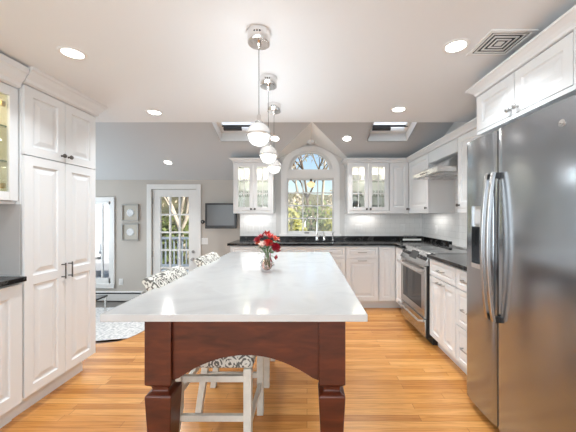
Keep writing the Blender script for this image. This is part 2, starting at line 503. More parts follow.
# ------------------------------------------------------------------ windows and door
# arched sink window: casing, frame, muntins, glass
win = thing('window_1', 'white arched window over the sink with twelve panes and half round top', 'window', (0, 0, 0))
struct(win)
m = MB()
fy0, fy1 = WB - .022, WB
m.box(-.412, -.318, fy0, fy1, 1.00, WZT).box(.420, .516, fy0, fy1, 1.00, WZT).box(-.318, .420, fy0, fy1, 1.885, WZT + .005)
m.box(-.435, .538, WB - .05, WB, .972, 1.006)
N = 36
ro = lambda a: (.052 + .464 * math.cos(a), WZT + .372 * math.sin(a))
ri = lambda a: (.052 + .345 * math.cos(a), WZT + .302 * math.sin(a))
for i in range(N):
    a, b = PI * i / N, PI * (i + 1) / N
    p = [ri(a), ro(a), ro(b), ri(b)]
    m.loft([[(x, fy0, z) for x, z in p], [(x, fy1, z) for x, z in p]])
m.build('casing', TRIMW, win)
m = MB()
gy0, gy1 = WB + .03, WB + .075
m.box(-.39, -.300, gy0, gy1, 1.006, 1.90).box(.405, .49, gy0, gy1, 1.006, 1.90).box(-.300, .405, gy0, gy1, 1.006, 1.047).box(-.300, .405, gy0, gy1, 1.862, 1.99)
m.box(-.39, .49, gy0 - .005, gy1, 1.96, 2.03)
rf = lambda a: (.052 + .300 * math.cos(a), WZT + .275 * math.sin(a))
rg = lambda a: (.052 + .440 * math.cos(a), WZT + .345 * math.sin(a))
for i in range(N):
    a, b = PI * i / N, PI * (i + 1) / N
    p = [rf(a), rg(a), rg(b), rf(b)]
    m.loft([[(x, gy0, z) for x, z in p], [(x, gy1, z) for x, z in p]])
m.build('window_frame', TRIMW, win)
m = MB()
for k in (1, 2):
    x = -.30 + .705 * k / 3
    m.box(x - .009, x + .009, gy0 + .006, gy1 - .006, 1.045, 1.865)
for k in (1, 2, 3):
    z = 1.047 + .815 * k / 4
    m.box(-.302, .407, gy0 + .004, gy1 - .004, z - .009, z + .009)
m.build('muntins', TRIMW, win)
MB().box(-.302, .407, gy0 + .02, gy0 + .025, 1.045, 1.865).build('pane', GLASS, win)
MB().prism([(.052 + .30 * math.cos(PI * i / 24), 2.025 + .275 * math.sin(PI * i / 24)) for i in range(25)], gy0 + .02, gy0 + .025).build('pane', GLASS, win)
MB().box(-.04, .035, WB + .012, WB + .032, 1.012, 1.028).build('latch', BRONZE, win)

# garden door
door = struct(thing('door_1', 'white garden door with fifteen glass panes beside the wall screen', 'door', (0, 0, 0)))
m = MB()
for x0, x1 in ((DX0 - .075, DX0 + .005), (DX1 - .005, DX1 + .075)): m.box(x0, x1, WD - .022, WD, LOW, 1.845)
m.box(DX0 + .005, DX1 - .005, WD - .022, WD, 1.76, 1.845)
m.build('casing', TRIMW, door, bev=.004)
d0, d1 = DX0 + .015, DX1 - .015
px0, px1, pz0, pz1 = d0 + .135, d1 - .135, .06, 1.625
m = MB()
dy0, dy1 = WD + .01, WD + .055
m.box(d0, px0, dy0, dy1, LOW + .01, 1.755).box(px1, d1, dy0, dy1, LOW + .01, 1.755).box(px0, px1, dy0, dy1, LOW + .01, pz0).box(px0, px1, dy0, dy1, pz1, 1.755)
m.build('leaf_frame', TRIMW, door, bev=.003)
m = MB()
for k in (1, 2):
    x = px0 + (px1 - px0) * k / 3
    m.box(x - .015, x + .015, dy0 + .006, dy1 - .006, pz0, pz1)
for k in range(1, 5):
    z = pz0 + (pz1 - pz0) * k / 5
    m.box(px0, px1, dy0 + .005, dy1 - .005, z - .015, z + .015)
m.build('muntins', TRIMW, door)
MB().box(px0, px1, dy0 + .02, dy0 + .025, pz0, pz1).build('pane', GLASS, door)
for z, n in ((.66, 'deadbolt'), (.53, 'door_knob')):
    MB().lathe([(.026, 0), (.026, -.008), (.012, -.012), (.012, -.03), (.026, -.04), (.026, -.055), (.012, -.062)] if n == 'door_knob' else [(.026, 0), (.026, -.012), (.02, -.018)], (d1 - .055, dy0, z), 18, ax='y').build(n, NICKEL, door, smooth=40)
for z in (.2, .62, 1.55):
    MB().box(d0 - .014, d0 + .010, dy0 - .012, dy0 + .004, z - .05, z + .05).build('hinge', NICKEL, door)

# low family room window
w2 = struct(thing('window_2', 'white framed window at the far left looking onto the porch', 'window', (0, 0, 0)))
m = MB()
m.box(VX1 - .005, VX1 + .065, WD - .024, WD, .02, 1.62).box(VX0 - .065, VX0 + .005, WD - .024, WD, .02, 1.62).box(VX0, VX1, WD - .024, WD, 1.54, 1.62).box(VX0 - .09, VX1 + .065, WD - .03, WD, .02, .105)
m.build('casing', TRIMW, w2, bev=.004)
m = MB()
m.box(VX1 - .06, VX1, WD + .02, WD + .07, .10, 1.545).box(VX0, VX0 + .06, WD + .02, WD + .07, .10, 1.545).box(VX0, VX1, WD + .02, WD + .07, .10, .19).box(VX0, VX1, WD + .02, WD + .07, 1.49, 1.545).box(-3.64, -3.615, WD + .03, WD + .06, .10, 1.545)
m.build('window_frame', TRIMW, w2)
MB().box(VX0 + .05, VX1 - .05, WD + .042, WD + .047, .18, 1.50).build('pane', GLASS, w2)

# skylights: white shaft, sash, pane, operator bar
def skylight(name, label, xr):
    w = struct(thing(name, label, 'skylight', (0, 0, 0)))
    a, b = xr
    n = Vector((0, .36, 1)).normalized()
    def P(x, d, h): q = Vector((x, d, shed(d))) + n * h; return tuple(q)
    def bx(m, x0, x1, da, db, h0, h1):
        m.hexa([P(x0, da, h0), P(x1, da, h0), P(x1, db, h0), P(x0, db, h0), P(x0, da, h1), P(x1, da, h1), P(x1, db, h1), P(x0, db, h1)])
    m = MB()
    T = .02
    bx(m, a - T, a, SK0 - T, SK1 + T, 0, .17); bx(m, b, b + T, SK0 - T, SK1 + T, 0, .17)
    bx(m, a, b, SK1, SK1 + T, 0, .17); bx(m, a, b, SK0 - T, SK0, 0, .17)
    m.build('shaft', TRIMW, w)
    m = MB()
    bx(m, a, a + .05, SK0, SK1, .125, .168); bx(m, b - .05, b, SK0, SK1, .125, .168); bx(m, a + .05, b - .05, SK1 - .06, SK1, .125, .168); bx(m, a + .05, b - .05, SK0, SK0 + .05, .125, .168)
    m.build('sash', TRIMW, w)
    m = MB(); bx(m, a + .01, b - .01, SK0 + .01, SK1 - .01, .17, .175); m.build('pane', SKYGL, w)
    m = MB(); bx(m, a + .045, b - .02, SK1 - .150, SK1 - .138, .120, .145); m.build('screen_bar', BLACK, w)
    m = MB(); bx(m, a + .055, a + .30, SK1 - .115, SK1 - .075, .110, .140); m.build('opener', DARKG, w)
    return w
skylight('window_3', 'skylight in the sloped ceiling behind the glass pendants', SKY_L)
skylight('window_4', 'skylight in the sloped ceiling above the right glass cabinet', SKY_R)

# baseboard heater and baseboards
h = thing('baseboard_heater', 'long white baseboard heater along the greige wall left of the glass door', 'heater', (-3.6, WD, LOW))
m = MB().prism([(-.001, .02), (-.06, .02), (-.065, .135), (-.03, .175), (-.001, .175)], -.78, .72, 'x'); m.build('cover', HEATW, h, bev=.003)
MB().box(-.77, .71, -.0665, -.03, .142, .160).build('louver', BLACK, h)
MB().box(-.78, -.765, -.07, -.001, .0, .18).build('end_cap', HEATW, h)
MB().box(.72, .735, -.07, -.001, .0, .18).build('end_cap', HEATW, h)
MB().box(-1.86, -.97, WD - .016, WD, 0.002, .10).build('baseboard_back', TRIMW, kind='structure')

# ------------------------------------------------------------------ cabinet builder (local: x along the front, front faces -y, z up)
def knob(x, z, parent, m=None, y=0):
    MB().lathe([(.008, 0), (.006, -.006), (.006, -.014), (.014, -.019), (.016, -.025), (.012, -.031), (.004, -.033)], (x, y, z), 14, ax='y').build('knob', m or BRONZE, parent, smooth=50)
def pull(x, z, parent, L=.11, vert=True, m=None, y=0, r=.0048):
    b = MB()
    h = L / 2
    if vert:
        b.tube([(x, y - .03, z - h), (x, y - .03, z + h)], r, 8)
        for s in (-1, 1): b.tube([(x, y + .001, z + s * h * .78), (x, y - .031, z + s * h * .78)], r * .9, 8)
    else:
        b.tube([(x - h, y - .022, z), (x - h * .6, y - .03, z), (x + h * .6, y - .03, z), (x + h, y - .022, z)], r, 8)
        for s in (-1, 1): b.tube([(x + s * h * .92, y + .001, z), (x + s * h * .92, y - .024, z)], r * .9, 8)
    b.build('pull', m or BRONZE, parent, smooth=50)

TH = .02
def door_mesh(x0, x1, z0, z1, cells, st=.058, loops=None):
    """cells: list of (z0, z1) openings between the rails"""
    m = MB()
    m.box(x0, x0 + st, 0, TH, z0, z1).box(x1 - st, x1, 0, TH, z0, z1)
    zs = [z0] + [z for c in cells for z in c] + [z1]
    for a, b in zip(zs[::2], zs[1::2]): m.box(x0 + st, x1 - st, 0, TH, a, b)
    for a, b in cells:
        if loops: m.panel(x0 + st, x1 - st, a, b, 0, loops)
        else: m.panel(x0 + st, x1 - st, a, b, 0)
    return m
def solid_door(p, x0, x1, z0, z1, split=None, st=.058):
    cells = [(z0 + st, z1 - st)] if not split else [(z0 + st, split - st * .5), (split + st * .5, z1 - st)]
    return door_mesh(x0, x1, z0, z1, cells, st).build('door', WHITE, p)
def drawer(p, x0, x1, z0, z1, st=.036):
    return door_mesh(x0, x1, z0, z1, [(z0 + st, z1 - st)], st, ((0, 0), (.005, .007), (.010, .007), (.022, .002))).build('drawer', WHITE, p)
def glass_door(p, x0, x1, z0, z1, nx=2, nz=3, st=.055):
    m = MB()
    m.box(x0, x0 + st, 0, TH, z0, z1).box(x1 - st, x1, 0, TH, z0, z1).box(x0 + st, x1 - st, 0, TH, z0, z0 + st).box(x0 + st, x1 - st, 0, TH, z1 - st, z1)
    for k in range(1, nx):
        x = x0 + st + (x1 - x0 - 2 * st) * k / nx; m.box(x - .008, x + .008, .004, TH - .004, z0 + st, z1 - st)
    for k in range(1, nz):
        z = z0 + st + (z1 - z0 - 2 * st) * k / nz; m.box(x0 + st, x1 - st, .003, TH - .003, z - .008, z + .008)
    d = m.build('door', WHITE, p, bev=.002)
    MB().box(x0 + st, x1 - st, .009, .012, z0 + st, z1 - st).build('pane', CGLASS, d)
    return d
def carcass(p, w, dep, z0, z1, toe=0, hollow=False, m=None, back=None):
    b = MB()
    y0 = TH + .002
    if hollow:
        b.box(0, .018, y0, dep, z0, z1).box(w - .018, w, y0, dep, z0, z1).box(.018, w - .018, y0, dep, z0, z0 + .02).box(.018, w - .018, y0, dep, z1 - .02, z1).box(.018, w - .018, dep - .012, dep, z0 + .02, z1 - .02)
    else:
        b.box(0, w, y0, dep, z0 + toe, z1)
    return b.build('carcass', m or WHITE, p)
def toe_kick(p, w, dep, h, rec=.085, m=None):
    return MB().box(0, w, rec, dep - .01, 0, h).build('toe_kick', m or WHITE, p)
CROWN = [(0, 0), (.008, .004), (.010, .016), (.022, .030), (.044, .046), (.052, .050), (.052, .062)]
def crown(p, w, dep, z, left=False, right=False, x0=0, prof=CROWN, k=1.0, y0=0):
    rings = []
    for o, hh in prof:
        o *= k
        l, r = x0 - (o if left else 0), w + (o if right else 0)
        rings.append([(l, y0 - o, z + hh * k), (r, y0 - o, z + hh * k), (r, dep, z + hh * k), (l, dep, z + hh * k)])
    return MB().loft(rings).build('crown_molding', WHITE, p)

RL, RB, RR = PI / 2, 0, -PI / 2     # rotations for left, back, right runs

# ---- left run
t = thing('pantry_cabinet', 'tall white double pantry cabinet with black bar pulls on the left', 'cabinet', (-1.796, 1.838, 0), RL)
PW, PD = .631, .62
carcass(t, PW, PD, 0, 2.14, .125)
toe_kick(t, PW - .04, PD, .125)
mid = PW / 2
for x0, x1, kx in ((.006, mid - .002, mid - .03), (mid + .002, PW - .006, mid + .03)):
    d = solid_door(t, x0, x1, 1.69, 2.132); knob(kx, 1.735, d)
    d = solid_door(t, x0, x1, .135, 1.684, split=.875); pull(kx, .895, d, .115)
crown(t, PW, PD, 2.14, False, True, k=1.68, prof=[(0, 0), (.008, .006), (.010, .018), (.020, .030), (.028, .046), (.034, .05), (.036, .0615)])

t = thing('display_cabinet', 'white lit display cabinet with glass door and glass shelves, at far left', 'cabinet', (-1.822, .98, 0), RL)
DW, DD = .852, .36
m = MB(); y0 = TH + .002
m.box(0, .018, y0, DD, 1.385, 2.10).box(DW - .02, DW, y0, DD, 1.385, 2.10).box(.018, DW - .02, y0, DD, 1.385, 1.41).box(.018, DW - .02, y0, DD, 2.08, 2.10).box(.018, DW - .02, DD - .012, DD, 1.41, 2.08)
m.build('carcass', CREAM, t)
MB().box(DW - .0005, DW + .002, y0, DD, 1.385, 2.10).box(0, DW, y0, y0 + .004, 1.37, 1.408).box(DW - .03, DW, y0 - .002, y0 + .004, 1.385, 2.10).build('face_frame', WHITE, t)
for x0, x1 in ((.004, .424), (.428, DW - .002)):
    d = MB()
    st = .052
    d.box(x0, x0 + st, 0, TH, 1.39, 2.095).box(x1 - st, x1, 0, TH, 1.39, 2.095).box(x0 + st, x1 - st, 0, TH, 1.39, 1.445).box(x0 + st, x1 - st, 0, TH, 2.035, 2.095)
    d = d.build('door', WHITE, t, bev=.003)
    MB().box(x0 + st, x1 - st, .009, .012, 1.445, 2.035).build('pane', CGLASS, d)
    for z in (1.48, 1.98):
        hx = x1 - st - .012 if x0 > .2 else x0 + st + .012
        MB().box(hx - .012, hx + .012, TH + .003, TH + .018, z - .016, z + .016).build('hinge', BRASS, d, bev=.003)
for z in (1.63, 1.845):
    MB().box(.02, DW - .022, y0 + .02, DD - .014, z, z + .008).build('glass_shelf', GSHELF, t)
    MB().box(.02, DW - .022, y0 + .014, y0 + .02, z, z + .008).build('shelf_edge', GEDGE, t)
crown(t, DW, DD, 2.10, False, False, k=1.9, prof=[(0, 0), (.008, .006), (.010, .018), (.020, .030), (.028, .046), (.034, .05), (.036, .068)])
light('cabinet_light', 'AREA', (DW / 2, .2, 2.07), (0, 0, 0), 2.6, (1, .86, .60), .5, .1, parent=t)

t = thing('base_cabinet', 'white base cabinet under the black counter at the far left', 'cabinet', (-1.800, .78, 0), RL)
BW = 1.056
carcass(t, BW, .60, 0, .882, .11); toe_kick(t, BW, .60, .11, .07)
for x0, x1 in ((.006, .522), (.528, BW - .002)):
    d = solid_door(t, x0, x1, .12, .868, st=.075); knob(x0 + .04 if x0 > .2 else x1 - .04, .80, d)
t = thing('worktop', 'short black granite worktop on the far left base cabinet', 'worktop', (-1.800, .78, .884), RL)
MB().box(0, 1.054, -.03, .60, 0, .031).build('slab', GRANITE, t, bev=.004)
MB().box(0, 1.052, .58, .60, .0315, .10).build('upstand', GRANITE, t)
MB().box(-1.99 + .18, -2.42, 1.8315, 1.8365, .92, 1.37).build('trim_4', SHADEDW, kind='structure')  # pantry side in the niche, its shade painted grey
MB().box(XL, XL + .006, .6, 1.8315, .986, 1.36).build('trim_5', SHADEDW, kind='structure')

# ---- back run, uppers
UF, UZ0, UZ1 = 4.27, 1.328, 2.075
def upper(name, label, loc, rot, w, dep=.328, group=None): return thing(name, label, 'cabinet', loc, rot, group)
def shelves(t, w, dep, zs):
    for z in zs: MB().box(.02, w - .02, .05, dep - .014, z, z + .008).build('shelf', GSHELF, t)
def light_rail(t, w, dep, z0): MB().box(0, w, .012, .03, z0 - .03 + .03, z0 + .036).build('light_rail', WHITE, t)

UL = thing('glass_wall_cabinet', 'white glass fronted wall cabinet left of the arched window', 'cabinet', (-1.085, UF, 0), RB)
w = .585
carcass(UL, w, .328, UZ0, UZ1, hollow=True); shelves(UL, w, .328, (1.585, 1.815))
d = glass_door(UL, .02, w / 2 - .002, 1.368, 2.07); knob(w / 2 - .028, 1.392, d)
d = glass_door(UL, w / 2 + .002, w - .02, 1.368, 2.07); knob(w / 2 + .028, 1.392, d)
MB().box(0, .018, 0, .02, UZ0, UZ1).box(w - .018, w, 0, .02, UZ0, UZ1).box(.018, w - .018, .002, .02, UZ0, 1.364).build('face_frame', WHITE, UL)
crown(UL, w, .328, UZ1, True, True)
UR = thing('glass_wall_cabinet', 'white glass fronted wall cabinet right of the arched window', 'cabinet', (.598, UF, 0), RB)
w = .612
carcass(UR, w, .328, UZ0, UZ1, hollow=True); shelves(UR, w, .328, (1.585, 1.815))
d = glass_door(UR, .02, w / 2 - .002, 1.368, 2.07); knob(w / 2 - .028, 1.392, d)
d = glass_door(UR, w / 2 + .002, w - .012, 1.368, 2.07); knob(w / 2 + .028, 1.392, d)
MB().box(0, .018, 0, .02, UZ0, UZ1).box(w - .010, w, 0, .02, UZ0, UZ1).box(.018, w - .010, .002, .02, UZ0, 1.364).build('face_frame', WHITE, UR)
crown(UR, w, .328, UZ1, True, False)
for t, w in ((UL, .585), (UR, .612)):
    light('cabinet_light', 'AREA', (w / 2, .17, UZ1 - .03), (0, 0, 0), 2.3, (1, .92, .76), .40, .2, parent=t)
    light('under_cabinet_light', 'AREA', (w / 2, .20, UZ0 - .006), (0, 0, 0), .8, (1, .975, .94), .40, .06, parent=t)
t = thing('wall_cabinet', 'white single door wall cabinet in the corner beside the right glass cabinet', 'cabinet', (1.211, UF, 0), RB)
w = .286
carcass(t, w + .325, .328, UZ0, UZ1)
d = solid_door(t, .008, w - .004, 1.368, 2.07, st=.052); knob(w - .03, 1.392, d)
MB().box(0, w, .002, .02, UZ0, 1.364).build('light_rail', WHITE, t)
crown(t, w, .328, UZ1)

# ---- right run, uppers (local x runs towards the camera)
UX = 1.497
t = thing('wall_cabinet', 'white wall cabinet on the right wall between the corner and the range hood', 'cabinet', (UX, UF - .001, 0), RR)
w = .689
carcass(t, w, .331, UZ0, UZ1)
d = solid_door(t, .012, w - .006, 1.368, 2.07); knob(.045, 1.392, d); knob(w - .045, 1.392, d)
MB().box(0, w, .002, .02, UZ0, 1.364).build('light_rail', WHITE, t)
crown(t, w, .331, UZ1, x0=.0)
light('under_cabinet_light', 'AREA', (w / 2, .20, UZ0 - .006), (0, 0, 0), .8, (1, .975, .94), .40, .06, parent=t)
t = thing('wall_cabinet', 'narrow white panel cabinet directly above the steel range hood', 'cabinet', (UX, 3.579, 0), RR)
w = .687
carcass(t, w, .331, 1.935, UZ1)
MB().box(.004, w - .004, 0, TH, 1.935, 2.07).build('door', WHITE, t, bev=.003)
crown(t, w, .331, UZ1)
t = thing('wall_cabinet', 'white wall cabinet between the range hood and the steel refrigerator', 'cabinet', (UX, 2.890, 0), RR)
w = .885
carcass(t, w, .331, UZ0, UZ1)
d = solid_door(t, .012, w / 2 - .002, 1.368, 2.07); knob(.04, 1.40, d)
d = solid_door(t, w / 2 + .002, w - .006, 1.368, 2.07); knob(w - .045, 1.40, d)
MB().box(0, w, .002, .02, UZ0, 1.364).build('light_rail', WHITE, t)
crown(t, w, .331, UZ1)
light('under_cabinet_light', 'AREA', (w / 2, .20, UZ0 - .006), (0, 0, 0), .8, (1, .975, .94), .40, .06, parent=t)
t = thing('wall_cabinet', 'deep white two door cabinet directly above the steel refrigerator', 'cabinet', (1.17, 2.0, 0), RR)
w = .88
carcass(t, w, .655, 1.85, 2.115)
d = solid_door(t, .008, .360, 1.875, 2.108, st=.05); knob(.335, 1.905, d, NICKEL)
d = solid_door(t, .366, .724, 1.875, 2.108, st=.05); knob(.392, 1.905, d, NICKEL)
MB().box(.728, w, 0, .02, 1.85, 2.115).build('stile', WHITE, t)
MB().box(0, .0075, 0, .02, 1.85, 2.115).box(.0075, .728, .002, .02, 1.85, 1.872).build('face_frame', WHITE, t)
crown(t, w, .655, 2.115, True, True)

# ---- base run, back
BF = 3.99
def base(label, loc, rot, w, dep=.60, name='base_cabinet', toe=.11, tw=None):
    t = thing(name, label, 'cabinet', loc, rot)
    carcass(t, w, dep, 0, .883, toe); toe_kick(t, w, dep, toe)
    return t
t = base('white base cabinet at the left end of the back run, behind the flowers', (-1.06, BF, 0), RB, .657)
for a, b in ((.006, .326), (.331, .651)):
    d = drawer(t, a, b, .715, .868); pull((a + b) / 2, .79, d, .10, False, NICKEL)
    d = solid_door(t, a, b, .12, .705); knob(b - .03 if a < .2 else a + .03, .66, d, NICKEL)
t = base('white sink base cabinet below the arched window', (-.402, BF, 0), RB, .934)
for a, b in ((.006, .465), (.469, .928)):
    d = drawer(t, a, b, .715, .868); pull((a + b) / 2, .79, d, .10, False, NICKEL)
    d = solid_door(t, a, b, .12, .705); knob(b - .03 if a < .2 else a + .03, .66, d, NICKEL)
t = base('white base cabinet with one drawer and one pull out door, right of the sink', (.533, BF, 0), RB, .452)
d = drawer(t, .006, .446, .715, .868); pull(.226, .79, d, .12, False, NICKEL)
d = solid_door(t, .006, .446, .12, .705); pull(.226, .677, d, .12, False, NICKEL)
t = base('white corner base cabinet left of the range with one plain door', (.986, BF, 0), RB, .80)
solid_door(t, .006, .226, .12, .868, st=.05)
t = base('narrow white base filler cabinet between the corner and the range', (1.217, 3.985, 0), RR, .352)
solid_door(t, .006, .346, .12, .868)
# ---- base run, right
t = base('white base cabinet with one drawer over two doors, beside the range', (1.217, 2.884, 0), RR, .512)
d = drawer(t, .008, .506, .715, .868); pull(.257, .79, d, .12, False, NICKEL)
d = solid_door(t, .008, .255, .12, .705, st=.05); pull(.225, .675, d, .07, False, NICKEL)
d = solid_door(t, .259, .506, .12, .705, st=.05); pull(.289, .675, d, .07, False, NICKEL)
t = base('white base cabinet with three stacked drawers, beside the refrigerator', (1.217, 2.371, 0), RR, .325)
for z0, z1 in ((.715, .868), (.42, .705), (.12, .41)):
    d = drawer(t, .006, .319, z0, z1); pull(.1625, (z0 + z1) / 2, d, .11, False, NICKEL)

# ---- worktops
t = thing('worktop', 'long black granite worktop with sink along the back wall', 'worktop', (0, 0, .884))
SX0, SX1, SY0, SY1 = -.30, .42, 4.10, 4.44
m = MB()
m.box(-1.09, SX0, 3.96, 4.59, 0, .031).box(SX1, 1.825, 3.96, 4.59, 0, .031).box(SX0, SX1, 3.96, SY0, 0, .031).box(SX0, SX1, SY1, 4.59, 0, .031).box(1.19, 1.82, 3.632, 3.96, 0, .031)
m.build('slab', GRANITE, t)
MB().box(-1.06, 1.82, 4.572, 4.590, .0312, .088).build('upstand', GRANITE, t)
MB().box(1.802, 1.82, 3.64, 4.572, .0312, .088).build('upstand', GRANITE, t)
m = MB().box(SX0 - .004, SX1 + .004, SY0 - .004, SY1 + .004, -.17, -.165)
m.build('sink_basin', STEEL2, t)
t = thing('worktop', 'short black granite worktop between the range and the refrigerator', 'worktop', (0, 0, .884))
MB().box(1.19, 1.82, 2.045, 2.886, 0, .031).build('slab', GRANITE, t, bev=.003)
MB().box(1.802, 1.82, 2.045, 2.886, .0312, .088).build('upstand', GRANITE, t)

# ---- sink fittings
t = thing('faucet', 'tall chrome gooseneck faucet at the kitchen sink', 'faucet', (.155, 4.50, .9155))
MB().lathe([(.028, 0), (.028, .008), (.020, .016), (.018, .07), (.014, .08)], (0, 0, 0), 18).build('base', CHROME, t, smooth=40)
pts = [(0, 0, .075), (0, 0, .26)] + [(-.09 + .09 * math.cos(a), -.03 * (1 - math.cos(a)) * .5, .27 + .09 * math.sin(a)) for a in [PI * i / 12 for i in range(13)]]
MB().tube(pts, .0115, 12).build('spout', CHROME, t, smooth=60)
MB().tube([(-.18, -.03, .272), (-.182, -.03, .20)], .015, 12).build('spray_head', CHROME, t, smooth=60)
MB().tube([(.016, 0, .05), (.06, -.005, .075)], .006, 8).build('lever', CHROME, t, smooth=60)
t = thing('soap_dispenser', 'small chrome soap pump just right of the faucet', 'soap dispenser', (.265, 4.50, .9155))
MB().lathe([(.022, 0), (.022, .006), (.016, .02), (.017, .07), (.010, .085), (.007, .12), (.012, .125), (.012, .132)], (0, 0, 0), 16).build('bottle', CHROME, t, smooth=40)
MB().tube([(0, 0, .128), (-.02, -.03, .132), (-.025, -.045, .120)], .005, 8).build('nozzle', CHROME, t, smooth=60)
t = thing('filter_tap', 'short chrome filtered water tap at the right end of the sink', 'tap', (.40, 4.50, .9155))
MB().lathe([(.020, 0), (.020, .006), (.012, .014), (.011, .10), (.014, .115), (.008, .13)], (0, 0, 0), 16).build('body', CHROME, t, smooth=40)
MB().tube([(0, 0, .10), (-.015, -.04, .128), (-.018, -.075, .118)], .006, 8).build('spout', CHROME, t, smooth=60)
MB().tube([(.008, 0, .11), (.035, 0, .13)], .005, 8).build('lever', CHROME, t, smooth=60)

# ---- range
t = thing('range', 'stainless steel slide in range with oven window between white cabinets', 'stove', (1.175, 3.629, 0), RR)
w = .738
MB().box(.002, w - .002, .0195, .635, .075, .791).box(.002, w - .002, .062, .635, .791, .893).build('body', BLACK, t)
MB().box(.01, w - .01, .085, .6, .0, .075).build('toe_kick', BLACK, t)
m = MB(); m.box(.006, w - .006, 0, .019, .078, .255); dr = m.build('drawer', RSTEEL, t, bev=.004)
MB().tube([(.05, .005, .228), (.05, -.045, .232), (w - .05, -.045, .232), (w - .05, .005, .228)], .012, 10).build('handle', STEEL2, dr, smooth=50)
m = MB()
z0, z1 = .265, .785
m.box(.006, .09, 0, .019, z0, z1).box(w - .09, w - .006, 0, .019, z0, z1).box(.09, w - .09, 0, .019, z0, .345).box(.09, w - .09, 0, .019, .69, z1)
od = m.build('oven_door', RSTEEL, t)
MB().box(.09, w - .09, .004, .019, .345, .69).build('oven_window', BLACKG, od)
MB().tube([(.035, .005, .742), (.035, -.052, .742), (w - .035, -.052, .742), (w - .035, .005, .742)], .014, 10).build('handle', STEEL2, od, smooth=50)
cp = MB().prism([(-.012, .792), (.06, .792), (.115, .92), (.062, .925)], .002, w - .002, 'x').build('control_panel', RSTEEL, t, bev=.003)
def on_panel(u, f): return (u, -.012 + .074 * f, .792 + .133 * f)
nrm = Vector((0, -.133, .074)).normalized()
a, b = on_panel(.27, .25), on_panel(.47, .85)
MB().hexa([(a[0], a[1], a[2]), (b[0], a[1], a[2]), (b[0], b[1], b[2]), (a[0], b[1], b[2])] + [tuple(Vector(q) + nrm * .003) for q in ((a[0], a[1], a[2]), (b[0], a[1], a[2]), (b[0], b[1], b[2]), (a[0], b[1], b[2]))]).build('display', BLACK, cp)
for u in (.07, .15, .22, .52, .59, .67):
    c = Vector(on_panel(u, .52))
    mm = MB().tube([tuple(c - nrm * .002), tuple(c + nrm * .026)], .021, 14, .017)
    mm.build('knob', DARKG, cp, smooth=50)
MB().box(.004, w - .004, .085, .60, .8935, .917).build('cooktop', BLACKG, t, bev=.003)
MB().box(.004, w - .004, .60, .645, .8935, .932).build('rear_vent', STEEL2, t, bev=.003)
for (x, y, r) in ((.19, .22, .09), (.19, .46, .075), (.55, .22, .075), (.55, .46, .10)):
    MB().lathe([(r, .0), (r, .0012), (r - .006, .0012), (r - .006, 0)], (x, y, .917), 30, False, False).build('burner_ring', PORCEL, t)

# ---- hood
t = thing('range_hood', 'stainless steel canopy range hood above the stove', 'hood', (1.302, 3.576, 0), RR)
w = .682
MB().box(0, w, 0, .52, 1.740, 1.790).build('visor', STEEL2, t, bev=.003)
MB().loft([[(.01, .02, 1.791), (w - .01, .02, 1.791), (w - .01, .52, 1.791), (.01, .52, 1.791)], [(.16, .27, 1.93), (w - .16, .27, 1.93), (w - .16, .52, 1.93), (.16, .52, 1.93)]]).build('canopy', STEEL2, t)
for a, b in ((.03, w / 2 - .01), (w / 2 + .01, w - .03)): MB().box(a, b, .05, .48, 1.732, 1.7395).build('filter', STEEL2, t, bev=.002)
for k in range(4): MB().lathe([(.007, 0), (.007, -.006)], (.26 + .05 * k, 0, 1.765), 10, ax='y').build('button', BLACK, t)

# ---- refrigerator
t = thing('refrigerator', 'large stainless steel side by side refrigerator with ice dispenser on the right', 'refrigerator', (1.104, 2.033, 0), RR)
FW, FH, FZ = .915, 1.80, .055
MB().box(.004, FW - .004, .085, .69, .03, FH - .02).build('body', plain('fridge_side', (.16, .16, .16), .5, .2), t)
MB().box(.01, FW - .01, .055, .085, .012, FZ + .02).build('grille', BLACK, t)
for x in (.03, FW - .03): MB().lathe([(.022, 0), (.022, .04)], (x, .10, 0), 12).build('foot', BLACK, t)
def fdoor(x0, x1, hole=None):
    # gently bowed front, rounded vertical edges
    m = MB()
    def fy(x): 
        c = (x0 + x1) / 2; q = (x - c) / ((x1 - x0) / 2)
        return .010 * q * q + (.009 * max(0, abs(q) - .93) / .07 if abs(q) > .93 else 0)
    n = 20
    xs = [x0 + (x1 - x0) * i / n for i in range(n + 1)]
    if hole:
        hx0, hx1, hz0, hz1 = hole
        xs = sorted(set([x for x in xs if abs(x - hx0) > .008 and abs(x - hx1) > .008] + [hx0, hx1]))
        L = [x for x in xs if x <= hx0]; M = [x for x in xs if hx0 <= x <= hx1]; R = [x for x in xs if x >= hx1]
        segs = [(L, FZ, FH), (R, FZ, FH), (M, FZ, hz0), (M, hz1, FH)]
    else: segs = [(xs, FZ, FH)]
    for X, za, zb_ in segs:
        ring = [(x, fy(x)) for x in X] + [(X[-1], .08), (X[0], .08)]
        m.loft([[(x, y, za) for x, y in ring], [(x, y, zb_) for x, y in ring]])
    return m
def handle(x, p):
    pts = []
    for i in range(17):
        f = i / 16; z = .685 + .865 * f
        pts.append((x, -.022 - .034 * math.sin(PI * f) ** .8 if 0 < f < 1 else -.022, z))
    m = MB()
    rings = []
    for q in pts: rings.append([(q[0] - .011, q[1] - .012, q[2]), (q[0] + .011, q[1] - .012, q[2]), (q[0] + .011, q[1] + .010, q[2]), (q[0] - .011, q[1] + .010, q[2])])
    m.loft(rings); hd = m.build('handle', HSTEEL, p, bev=.003)
    for z in (.690, 1.525): MB().box(x - .011, x + .011, -.016, .015, z - .012, z + .022).build('end_cap', BLACK, hd)
fz = fdoor(.0, .322, (.085, .235, .955, 1.36)).build('freezer_door', STEEL, t, smooth=35)
handle(.300, fz)
fr = fdoor(.328, FW).build('fridge_door', STEEL, t, smooth=35)
handle(.352, fr)
dp = MB().box(.085, .235, .012, .06, 1.225, 1.36).build('dispenser', STEEL2, t)
